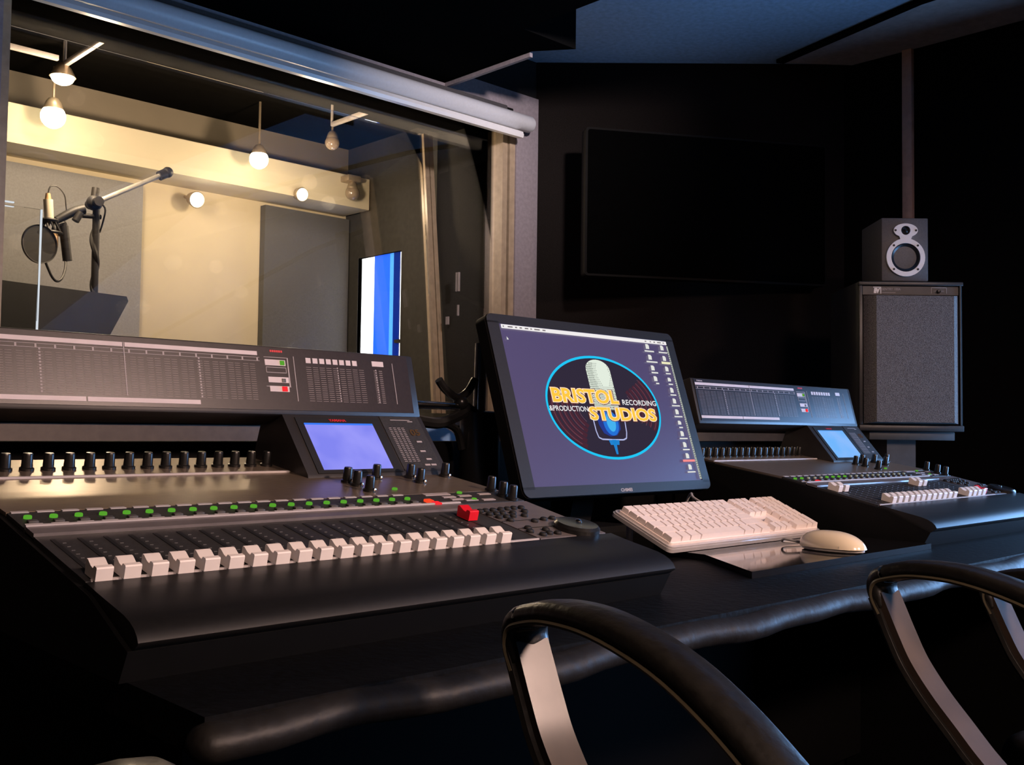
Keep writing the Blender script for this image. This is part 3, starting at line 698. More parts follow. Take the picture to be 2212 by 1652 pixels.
    P('label_marking', 'meter_white', mwhite, 'meter_white', parent=mb)
    P('red_marking', 'red_marking', lambda b: [b.box(.768 + .0035 * i, .7707 + .0035 * i, ml(.1035), ml(.1065), .0012, .0018, XM) for i in range(6)], 'brand_red', 0, parent=mb)
    P('indicator', 'ind_g', lambda b: b.box(.7825, .7895, ml(.0850), ml(.0915), .0014, .0032, XM, bev=.0006), 'green', parent=mb, label='green lit square indicator')
    P('indicator', 'ind_r', lambda b: b.box(.7815, .7900, ml(.0470), ml(.0540), .0014, .0032, XM, bev=.0006), 'red_lit', parent=mb, label='red lit square indicator')
    P('indicator', 'ind_o', lambda b: b.box(.7825, .7890, ml(.0600), ml(.0655), .0014, .0028, XM, bev=.0006), 'btn_grey', parent=mb)
    return c

def lcd(name, c0, c1):
    m = emit(name, c0, 1.0, .3); nt = m.node_tree; bs = nt.nodes['Principled BSDF']
    tc = nt.nodes.new('ShaderNodeTexCoord'); nz = nt.nodes.new('ShaderNodeTexNoise'); nz.inputs['Scale'].default_value = 18
    rp = nt.nodes.new('ShaderNodeValToRGB'); rp.color_ramp.elements[0].color = (*c0, 1); rp.color_ramp.elements[1].color = (*c1, 1)
    rp.color_ramp.elements[0].position = .35; rp.color_ramp.elements[1].position = .65
    nt.links.new(tc.outputs['Object'], nz.inputs['Vector']); nt.links.new(nz.outputs['Fac'], rp.inputs['Fac']); nt.links.new(rp.outputs['Color'], bs.inputs['Emission Color'])
    return m
LCD = lcd('lcd pale violet', srgb(128, 132, 240), srgb(150, 150, 248)); LCD2 = emit('lcd bright blue', srgb(50, 120, 245), 1.0, .3)
FV0 = .8915
console(0, 0, 0, 'grey mixing console left of the monitor, white faders in one low row', [FV0] * 20, [1] * 20, .978)
LCD = lcd('lcd pale cyan', srgb(110, 180, 250), srgb(135, 185, 250)); LCD2 = emit('lcd cyan', srgb(100, 170, 250), 1.0, .3)
CACHE.pop('disp_scr'); CACHE.pop('disp_bar'); CACHE.pop('ind_g')
fv = [FV0 + .006] * 20
for i in (0, 1): fv[i] = .982
for i in (14, 15): fv[i] = .984
on = [1, 1, 0, 0, 0, 1, 1, 1, 1, 0, 0, 0, 0, 0, 0, 0, 0, 0, 0, 0]
console(1.4775, .026, 0.0, 'grey mixing console right of the keyboard, four white faders raised', fv, on, .905)

# ------------------------------------------------------------------ monitor
TM = math.radians(71.63); uN = Vector((0, math.cos(TM), math.sin(TM)))
XN = frame((1.18, 1.202, -.116), (1, 0, 0), uN)
mo = empty('computer_monitor', (1.445, 1.35, DZ + .010), 'large black monitor showing a studio logo between the mixing consoles', 'monitor')
def rrect(x0, x1, y0, y1, r, n=6):
    p = []
    for cx, cy, a0 in ((x1 - r, y1 - r, 0), (x0 + r, y1 - r, 90), (x0 + r, y0 + r, 180), (x1 - r, y0 + r, 270)):
        for k in range(n + 1):
            a = math.radians(a0 + 90 * k / n); p.append((cx + r * math.cos(a), cy + r * math.sin(a)))
    return p
b = MB(); b.plate(rrect(.008, .5315, 0, .331, .014), -.028, -.004, XN); part('casing', b, 'chassis', mo)
b = MB()
SX0, SX1, SY0, SY1 = .0365, .507, .0185, .3135
for x0, x1, y0, y1 in ((0.009, SX0, .014, .317), (SX1, .5305, .014, .317)): b.box(x0, x1, y0, y1, -.004, .0, XN)
pass
b.plate([(.009, SY0)] + [(p[0], p[1]) for p in rrect(.009, .5305, .0005, .05, .014)[14:]] + [(.5305, SY0)], -.004, 0, XN)
b.plate([(p[0], p[1]) for p in rrect(.009, .5305, .28, .3305, .014)[:14]] + [(.009, SY1), (.5305, SY1)], -.004, 0, XN)
part('bezel', b, 'mon', mo)
b = MB(); b.box(SX0, SX1, SY0, SY1, -.004, -.0022, XN); sc = part('screen', b, 'screen', mo)
E = lambda r, g, bb, s=1.0: emit('screen ink %d %d %d' % (r, g, bb), srgb(r, g, bb), s)
cz = [-.0020]
def ink(name, build, m, dz=.00012, smooth=0):
    cz[0] += dz; b = MB(); build(b, XN @ Matrix.Translation((0, 0, cz[0]))); return part(name, b, m, sc, smooth)
def flat(b, pts, X): b._add([(x, y, 0) for x, y in pts], [list(range(len(pts)))], X)
def ring(b, cx, cy, rx, ry, w, X, a0=0, a1=360, n=72):
    vs = []; fs = []
    for k in range(n + 1):
        a = math.radians(a0 + (a1 - a0) * k / n); ca, sa = math.cos(a), math.sin(a)
        vs += [(cx + rx * ca, cy + ry * sa, 0), (cx + (rx - w) * ca, cy + (ry - w) * sa, 0)]
        if k: fs.append((2 * k - 2, 2 * k, 2 * k + 1, 2 * k - 1))
    b._add(vs, fs, X)
LX, LY, RX, RY = .2705, .1652, .159, .1015
ink('disc_ground', lambda b, X: flat(b, [(LX + (RX - .004) * math.cos(a * PI / 32), LY + (RY - .004) * math.sin(a * PI / 32)) for a in range(64)], X), E(38, 32, 52))
def reds(b, X):
    for k in range(5):
        ring(b, LX, LY, RX - .010 - .014 * k, RY - .007 - .009 * k, .009, X, 168, 238 - 3 * k); ring(b, LX, LY, RX - .010 - .014 * k, RY - .007 - .009 * k, .009, X, -30 + 3 * k, 38)
ink('record_print', reds, E(66, 27, 44))
def groove(b, X):
    for k in range(6):
        ring(b, LX, LY, RX - .014 - .013 * k, RY - .010 - .0085 * k, .0011, X, 160 + 2 * k, 232 - 3 * k); ring(b, LX, LY, RX - .014 - .013 * k, RY - .010 - .0085 * k, .0010, X, -28, 40 - 2 * k)
ink('record_groove', groove, E(116, 74, 88))
ink('ring', lambda b, X: ring(b, LX, LY, RX, RY, .0048, X), E(10, 196, 244))
def mic_shape(x0, x1, y0, y1, r=None):
    w = (x1 - x0) / 2; cx = (x0 + x1) / 2; r = w
    return [(cx + w * math.cos(a * PI / 14), y1 - r * .62 + r * .62 * math.sin(a * PI / 14)) for a in range(15)] + [(x0, y0), (x1, y0)]
ink('mic_head', lambda b, X: flat(b, mic_shape(.2385, .3065, .160, .2595), X), E(226, 236, 222))
def micdots(b, X):
    for r in range(26):
        y = .1615 + .0036 * r
        for k in range(17):
            x = .2405 + .0040 * k + (.002 if r % 2 else 0)
            lit = ((x - .284) / .017) ** 2 + ((y - .232) / .026) ** 2
            if lit < 1 or x > .3055: continue
            if y > .2595 - .021 and ((x - .2725) / .034) ** 2 + ((y - .2385) / .021) ** 2 > .95: continue
            s = .0015 if lit > 2.5 else .0010
            flat(b, [(x - s, y), (x, y - s), (x + s, y), (x, y + s)], X)
ink('mic_dot', micdots, E(52, 62, 58))
def yoke(b, X):
    pts = [(.2255, .140), (.226, .118), (.229, .106), (.238, .1025), (.2675, .1015), (.297, .1015), (.3065, .1045), (.311, .116), (.314, .140)]
    for (x0, y0), (x1, y1) in zip(pts, pts[1:]):
        dx, dy = x1 - x0, y1 - y0; L = math.hypot(dx, dy); nx, ny = -dy / L * .0014, dx / L * .0014
        flat(b, [(x0 + nx, y0 + ny), (x0 - nx, y0 - ny), (x1 - nx, y1 - ny), (x1 + nx, y1 + ny)], X)
ink('mic_yoke', yoke, E(176, 182, 226))
def egg(cx, cy, rx, ry): return [(cx + rx * math.cos(a * PI / 20), cy + ry * math.sin(a * PI / 20)) for a in range(40)]
ink('mic_body_dark', lambda b, X: flat(b, [(.236, .152), (.2375, .130), (.246, .114), (.262, .108), (.282, .110), (.296, .122), (.299, .152)], X), E(24, 52, 140))
ink('mic_body_blue', lambda b, X: flat(b, egg(.272, .134, .021, .0245), X), E(20, 110, 212))
ink('mic_body_light', lambda b, X: flat(b, egg(.273, .136, .0125, .019), X), E(62, 176, 238))
ink('mic_stem', lambda b, X: (flat(b, [(.2635, .1015), (.2745, .1015), (.272, .0735), (.2665, .0735)], X), flat(b, [(.254, .101), (.284, .101), (.281, .0915), (.257, .0915)], X)), E(16, 128, 206))
def words(items, m, bold, name):
    def f(b, X):
        for s, x0, x1, y0, y1 in items:
            text_bm(b, s, X @ Matrix.Translation((x0, y0, 0)), y1 - y0, x1 - x0, bold)
    return ink(name, f, m, .0002)
words([('BRISTOL', .1295 - .003, .3105 + .002, .1688, .2005), ('STUDIOS', .2165 - .002, .4125 + .003, .1363, .1662)], E(120, 60, 24), .095, 'title_shadow')
words([('BRISTOL', .1295 - .0015, .3095 + .0005, .1700, .1998), ('STUDIOS', .2180 - .0015, .4120 + .001, .1376, .1654)], E(255, 236, 214), .072, 'title_outline')
words([('BRISTOL', .1295, .3085, .1712, .1986), ('STUDIOS', .2190, .4110, .1388, .1642)], E(255, 200, 62), .032, 'title')
words([('RECORDING', .3185, .4205, .1702, .1808), ('&PRODUCTION', .1150, .2165, .1545, .1645)], E(240, 238, 240), .012, 'subtitle')
ink('menu_bar', lambda b, X: flat(b, [(SX0 + .0035, .3042), (SX1 - .001, .3042), (SX1 - .001, .3118), (SX0 + .0035, .3118)], X), E(240, 236, 236))
def menu(b, X):
    for x, w in ((.044, .003), (.056, .012), (.074, .005), (.085, .006), (.098, .009), (.112, .004), (.122, .014), (.143, .008), (.436, .005), (.452, .004), (.464, .005), (.476, .012), (.494, .004)):
        flat(b, [(x, .3068), (x + w, .3068), (x + w, .3092), (x, .3092)], X)
ink('menu_lettering', menu, E(120, 112, 116))
def icons(b, X):
    def ic(x, y, w=.0115, h=.0105): flat(b, [(x - w / 2, y - h / 2), (x + w / 2 - .001, y - h / 2), (x + w / 2, y + h / 2 - .003), (x + w / 2 - .003, y + h / 2), (x - w / 2 + .001, y + h / 2)], X)
    for y, w in ((.2968, .030), (.2739, .035), (.2510, .021), (.2282, .010)):
        ic(.4395, y); flat(b, [(.4405 - w / 2 + .002, y - .0115), (.4405 + w / 2 + .002, y - .0115), (.4405 + w / 2 + .002, y - .0085), (.4405 - w / 2 + .002, y - .0085)], X)
    for k in range(12):
        y = .2968 - .02285 * k; x = .4868 - .0009 * k; w = (.030, 0, .016, .014, .019, .026, .026, .012, .026, .022, 0, .026)[k]
        ic(x, y, .011, .0105 if k not in (3, 7) else .008)
        if w: flat(b, [(x - w / 2 + .001, y - .0115), (x + w / 2 + .001, y - .0115), (x + w / 2 + .001, y - .0088), (x - w / 2 + .001, y - .0088)], X)
    flat(b, [(.047, .283), (.052, .2835), (.048, .289)], X)
ink('desktop_icon_print', icons, E(226, 226, 220))
ink('tag_yellow', lambda b, X: flat(b, [(.473, .2615), (.503, .2615), (.503, .2665), (.473, .2665)], X), E(236, 232, 190))
ink('tag_red', lambda b, X: flat(b, [(.459, .056), (.498, .056), (.498, .0605), (.459, .0605)], X), E(246, 140, 140))
def side(b, X): flat(b, [(.5015, .3015), (.5065, .3015), (.5050, .0205), (.4985, .0205)], X)
ink('side_strip', side, E(176, 180, 170))
def sidem(b, X):
    r = random.Random(8)
    for k in range(60):
        y = .024 + .0045 * k; x = .5015 + .002 * r.random(); flat(b, [(x - .002, y), (x + .002, y), (x + .002, y + .0015 + .001 * r.random()), (x - .002, y + .0018)], X)
ink('side_strip_marking', sidem, E(96, 104, 104))
b = MB(); text_bm(b, 'CHIMEI', XN @ Matrix.Translation((.2533, .0032, .0003)), .0062, .032, .03); part('brand_lettering', b, 'line', mo, 0)
b = MB(); b.ext([(1.36, 1.27, DZ + .010), (1.54, 1.27, DZ + .010), (1.54, 1.41, DZ + .010), (1.36, 1.41, DZ + .010)], (0, 0, .012)); part('foot', b, 'chassis', mo)
b = MB(); b.prism([(1.32, DZ + .02), (1.37, DZ + .02), (1.345, .05), (1.272, .03)], 1.42, 1.48); part('neck', b, 'chassis', mo)

# ------------------------------------------------------------------ keyboard
KB0 = Vector((1.312, .997, -.171)); TK = math.radians(23.1)
XK = frame(KB0, (1, -.0075, 0), (0, math.cos(TK), math.sin(TK)))
kb = empty('computer_keyboard', (1.53, 1.05, DZ + .010), 'white full size computer keyboard in a clear tray before the monitor', 'keyboard')
b = MB(); b.plate(rrect(-.008, .453, -.010, .124, .010, 4), -.021, -.015, XK); b.plate(rrect(-.006, .451, -.008, .122, .010, 4), -.015, -.012, XK); part('tray', b, 'kb_tray', kb)
b = MB(); b.plate(rrect(-.001, .446, -.002, .116, .006, 4), -.0125, -.0085, XK); part('base', b, 'kb_white', kb)
for x in (.03, .415):
    for yy, rr in ((.112, .006), (.0, .004)):
        b = MB(); q = XK @ Vector((x, yy, -.020)); b.cyl((q.x, q.y, DZ + .0102), (q.x, q.y, q.z), rr); part('foot', b, 'kb_tray', kb)
u = .019; keys = []
def row(y, h, specs, x=0):
    for s in specs:
        if s > 0: keys.append((x, y, s * u, h)); x += s * u
        else: x += -s * u
g = .0135 / u
row(0, u, [1.5, 1.25, 1.5, 6.5, 1.5, 1.25, 1.5, -g, 1, 1, 1, -g, 2, 1])
row(u, u, [2.25] + [1] * 10 + [2.75, -g, -1, 1, -1, -g, 1, 1, 1])
row(2 * u, u, [1.75] + [1] * 11 + [2.25, -g, -3, -g, 1, 1, 1, 1])
row(3 * u, u, [1.5] + [1] * 12 + [1.5, -g, 1, 1, 1, -g, 1, 1, 1, 1])
row(4 * u, u, [1] * 13 + [2, -g, 1, 1, 1, -g, 1, 1, 1, 1])
row(5 * u, .0165, [1.3] + [1.14] * 12 + [-.02, -g, 1, 1, 1, -g, 1, 1, 1, 1])
keys.append((.445 - u, 0, u, 2 * u))
def key_bm(b, k, c):
    x, y, w, h = k; g = .0006; t = .0015
    z0 = -.0085; z1 = 0.0; dp = .0008
    v = [(x + g, y + g, z0), (x + w - g, y + g, z0), (x + w - g, y + h - g, z0), (x + g, y + h - g, z0),
         (x + g + t, y + g + t * .8, z1), (x + w - g - t, y + g + t * .8, z1), (x + w - g - t, y + h - g - t * .5, z1 + dp), (x + g + t, y + h - g - t * .5, z1 + dp)]
    b._add(v, [(0, 3, 2, 1), (4, 5, 6, 7), (0, 1, 5, 4), (1, 2, 6, 5), (2, 3, 7, 6), (3, 0, 4, 7)], XK)
keys.sort(key=lambda k: -k[2] * k[3])
for k in keys[:100]:
    b = MB(); key_bm(b, k, 0); part('key', b, 'kb_white', kb, 0)
if len(keys) > 100:
    b = MB()
    for k in keys[100:]: key_bm(b, k, 0)
    o = part('remaining_keys', b, 'kb_white', kb, 0); o['kind'] = 'stuff'
b = MB(); q = XK @ Vector((.255, .124, -.016)); b.tube([q, q + Vector((.004, .03, .012)), q + Vector((.022, .05, .016)), q + Vector((.03, .08, -.02)), q + Vector((.03, .13, -.045))], .0024, 7); part('cord', b, 'cord', kb)

# ------------------------------------------------------------------ mouse
mx, my, mz0 = 1.556, .855, DZ + .010
mo2 = empty('computer_mouse', (mx, my, mz0), 'white rounded computer mouse on the glossy black board', 'mouse')
def dome(b, cx, cy, z0, a, bb, h, zf, n=36, m=12):
    vs = []; fs = []
    for i in range(m + 1):
        t = PI / 2 * i / m; r = math.cos(t) ** .8 if i < m else 0.0005; z = z0 + h * math.sin(t) ** 1.0
        for k in range(n):
            an = 2 * PI * k / n; ca, sa = math.cos(an), math.sin(an)
            sx = math.copysign(abs(ca) ** .85, ca); sy = math.copysign(abs(sa) ** .85, sa)
            vs.append((cx + a * r * sx, cy + bb * r * sy + .006 * (z - z0) / h, z))
    for i in range(m):
        for k in range(n):
            k2 = (k + 1) % n; fs.append((i * n + k, i * n + k2, (i + 1) * n + k2, (i + 1) * n + k))
    fs.append(list(range(n))[::-1]); fs.append([m * n + k for k in range(n)])
    b._add(vs, fs)
b = MB(); dome(b, mx, my, mz0 + .006, .030, .0565, .027, 0); part('shell', b, 'mouse', mo2, 60)
b = MB(); b.lathe([(.001, 0), (.9, 0), (1, .3), (1, 1), (.001, 1)], 36, Matrix.Translation((mx, my, mz0)) @ Matrix.Diagonal((.0285, .054, .0062, 1))); part('base', b, 'mouse_line', mo2)
b = MB(); pts = []
for k in range(13):
    a = PI * k / 12; pts.append((mx - .0292 + .009 * math.sin(a) , my - .012 + .014 * math.cos(a), mz0 + .008 + .012 * math.sin(a)))
b.tube(pts, .0004, 5, sub=2); part('side_button_line', b, 'mouse_line', mo2)
b = MB(); b.tube([(mx, my + .055, mz0 + .008), (mx - .004, my + .085, mz0 + .012), (mx + .012, my + .10, mz0 + .006), (mx + .035, my + .085, mz0 + .004), (mx + .08, my + .07, mz0 + .003)], .0022, 7); part('cord', b, 'cord', mo2)
b = MB(); b.tube([(1.772, 1.02, DZ + .013), (1.765, .97, DZ + .013), (1.72, .90, DZ + .013), (1.665, .885, DZ + .013), (1.638, .92, DZ + .013)], .0022, 7)
solo('loose_cord', b, 'cord', (1.7, .93, DZ + .013), 'thin pale cord running from the keyboard corner behind the mouse', 'cord')

# ------------------------------------------------------------------ stand behind the left console
st = empty('clamp_stand', (1.25, 1.385, DZ), 'black stand with chrome pole and wing clamp behind the monitor edge', 'stand')
b = MB(); b.cyl((1.2485, 1.385, .0), (1.253, 1.385, .152), .0115, n=20); part('pole', b, 'chrome', st)
b = MB(); X = Matrix.Translation((1.252, 1.385, 0)); b.lathe([(.038, DZ + .0005), (.038, -.16), (.031, -.155), (.031, -.115), (.036, -.11), (.037, .026), (.034, .028), (.0115, .03)], 24, X); part('column', b, 'black_metal', st)
b = MB(); b.tube([(1.153, 1.385, .082), (1.168, 1.385, .066), (1.195, 1.385, .052), (1.22, 1.385, .062), (1.238, 1.385, .086)], .0075, 9); part('yoke', b, 'black_metal', st)
b = MB(); b.sphere((1.205, 1.385, .043), .014, 14); b.cyl((1.205, 1.385, .043), (1.245, 1.385, .02), .010); part('ball_joint', b, 'black_metal', st)
b = MB(); b.cyl((.96, 1.385, .040), (1.20, 1.385, .036), .0072, n=14); part('boom_arm', b, 'chrome', st)
b = MB(); b.tube([(1.095, 1.385, .012), (1.15, 1.385, .006), (1.19, 1.385, .016), (1.215, 1.385, .028)], .010, 8); b.tube([(1.12, 1.385, .010), (1.17, 1.385, .006), (1.198, 1.385, -.008), (1.209, 1.385, -.040)], .007, 8); part('looped_cable', b, 'black_metal', st)
b = MB(); b.plate([(.0, .0), (.0705, .0), (.071, .006), (.066, .014), (.055, .0205), (.040, .0245), (.020, .026), (0, .027)], 0, .002, frame((1.180, 1.452, -.0262), (1, 0, 0), (0, .05, 1)))
solo('blue_sheen', b, 'sheen_blue', (1.21, 1.452, -.026), 'pale blue rounded reflection modelled as a plate on the desk back panel beside the clamp stand', 'sheen')  # blue plate standing in for a light reflection on the raceway

# ------------------------------------------------------------------ speakers
EX = Vector((.7071, -.7071, 0)); UP = Vector((0, 0, 1)); NB = Vector((.7071, .7071, 0))
XS = frame((2.8205, 1.4645, 0), EX, UP)             # local x across the front, y up, z towards the listener
sp = empty('studio_loudspeaker', (2.93, 1.36, .004), 'large dark studio loudspeaker with grey foam grille on a stand', 'loudspeaker')
b = MB(); b.box(0, .3045, .004, .444, -.29, -.016, XS, bev=.003); part('cabinet', b, 'spk', sp)
b = MB()
for x0, x1, y0, y1 in ((0, .3045, .432, .444), (0, .3045, .004, .022), (0, .010, .022, .432)): b.box(x0, x1, y0, y1, -.018, .0, XS, bev=.0025)
b.ext([(.2935, .022, -.018), (.2935, .022, .0), (.2955, .022, 0), (.3045, .022, -.012), (.3045, .022, -.018)], (0, .41, 0), XS)
part('front_frame', b, 'spk', sp)
b = MB(); b.box(.012, .2925, .405, .430, -.018, -.006, XS); part('name_strip', b, 'foam_strip', sp)
b = MB(); X = XS
x0, x1, y0, y1, dz_ = .016, .2900, .026, .403, .024
b._add([(x0, y0, -.010), (x1, y0, -.006), (x1, y1, -.006), (x0, y1, -.010), (x0 + .026, y0 + .004, .026), (x1 - .024, y0 + .004, .026), (x1 - .024, y1 - .004, .026), (x0 + .026, y1 - .004, .026)],
       [(0, 3, 2, 1), (4, 5, 6, 7), (0, 1, 5, 4), (1, 2, 6, 5), (2, 3, 7, 6), (3, 0, 4, 7)], X); part('grille', b, 'foam', sp, 0)
b = MB()
for (x0, x1, y0, y1) in ((.043, .066, .4262, .4282), (.0635, .066, .4085, .4282)): b.box(x0, x1, y0, y1, -.006, -.005, XS)
text_bm(b, 'EV', XS @ Matrix.Translation((.044, .4095, -.0054)), .0155, .019, .09, shear=.15); part('emblem', b, 'silver', sp, 0)
b = MB(); text_bm(b, 'SENTRY 100A', XS @ Matrix.Translation((.068, .418, -.0054)), .0075, .055, .01); b.box(.068, .108, .4108, .4122, -.006, -.0052, XS); part('name_lettering', b, 'dash', sp, 0)
b = MB()
for (x0, x1, y0, y1) in ((.212, .257, .4265, .4280), (.212, .2135, .410, .4280), (.2555, .257, .410, .4280), (.219, .250, .4165, .4175)): b.box(x0, x1, y0, y1, -.006, -.005, XS)
part('control_marking', b, 'line', sp, 0)
b = MB(); b.lathe([(.006, 0), (.005, .008), (.0005, .009)], 14, XS @ Matrix.Translation((.2335, .416, -.006))); part('control_knob', b, 'knob', sp)
ss = empty('speaker_stand', (2.93, 1.36, FZ), 'dark steel stand under the large loudspeaker', 'speaker stand')
b = MB(); b.box(.035, .285, -.022, .0035, -.27, -.02, XS, bev=.002); part('top_plate', b, 'stand', ss)
b = MB(); b.box(.10, .185, FZ + .03, -.022, -.20, -.06, XS); part('column', b, 'stand', ss)
b = MB(); b.box(.02, .29, FZ, FZ + .03, -.28, .0, XS, bev=.003); part('base', b, 'stand', ss)
sx = .0680; sy = .4455
sm2 = empty('bookshelf_speaker', (2.915, 1.37, sy), 'small grey speaker with silver driver rings on top of the loudspeaker', 'speaker')
b = MB(); b.box(sx, sx + .1365, sy, sy + .188, -.19, -.006, XS, bev=.003); part('cabinet', b, 'spk_small', sm2)
cx, wc, tc_ = sx + .0685, sy + .070, sy + .150
b = MB()
def rx(b, cx, cy, r0, r1, z0, z1, ex=1.0, n=40):
    vs = []; fs = []
    for k in range(n):
        a = 2 * PI * k / n; ca, sa = math.cos(a), math.sin(a)
        for r, z in ((r1, z0), (r1, z1), (r0, z1), (r0, z0)):
            e = ex if r == r1 else 1.0
            vs.append((cx + r * ca * e, cy + r * sa, z))
    for k in range(n):
        k2 = (k + 1) % n
        for q in range(4): fs.append((k * 4 + q, k2 * 4 + q, k2 * 4 + (q + 1) % 4, k * 4 + (q + 1) % 4))
    b._add(vs, fs, XS)
rx(b, cx, wc, .0425, .0565, -.006, .001); part('woofer_ring', b, 'silver', sm2)
b = MB(); rx(b, cx, tc_, .0135, .0205, -.006, .001, 1.72); b.plate([(cx - .015, wc + .052), (cx + .015, wc + .052), (cx + .020, tc_ - .014), (cx - .020, tc_ - .014)], -.006, .0005, XS); part('tweeter_plate', b, 'silver', sm2)
b = MB(); b.lathe([(.0425, -.004), (.040, .002), (.036, .0), (.020, -.012), (.012, -.006), (.0005, -.003)], 32, XS @ Matrix.Translation((cx, wc, -.004))); part('woofer_cone', b, 'cone', sm2)
b = MB(); b.lathe([(.0135, -.004), (.012, -.001), (.009, .002), (.0005, .006)], 24, XS @ Matrix.Translation((cx, tc_, -.004))); part('tweeter_dome', b, 'dome', sm2)
sm_ = cached('screw_head', lambda b: b.lathe([(.0032, 0), (.0032, .0015), (.0005, .002)], 10), 'btn')
RS = XS.to_3x3().to_euler()
for dx, dy in ((-.035, .0352), (.035, .0352), (-.035, -.0352), (.035, -.0352)): place('screw', sm_, sm2, XS @ Vector((cx + dx, wc + dy, .0008)), RS)
for dx in (-.030, .030): place('screw', sm_, sm2, XS @ Vector((cx + dx, tc_, .0008)), RS)
# conduit on the right wall
b = MB(); b.box(XR - .022, XR - .001, 1.585, 1.620, .30, 1.336, bev=.002)
solo('wall_conduit', b, 'conduit', (XR - .01, 1.60, .3), 'brown vertical conduit on the black wall above the small speaker', 'conduit')
# wall screen
t0 = Vector((2.57, 2.315, .525)); ex = (Vector((3.326, 1.857, .525)) - t0).normalized(); XT = frame(t0, ex, UP)
tv = empty('wall_screen', (3.0, 2.2, .525), 'large black flat screen angled out from the dark corner wall', 'screen')
b = MB(); b.plate(rrect(-.008, .892, -.008, .500, .012), -.05, -.003, XT); part('casing', b, 'tv_frame', tv)
b = MB(); b.plate(rrect(0, .884, 0, .492, .008), -.003, .0, XT); part('panel', b, 'tv', tv)
b = MB(); q = XT @ Vector((.44, .25, -.05)); b.box(.36, .52, .17, .33, -.07, -.05, XT); b.cyl(q, q + NB * .17, .025); part('wall_arm', b, 'plastic', tv)

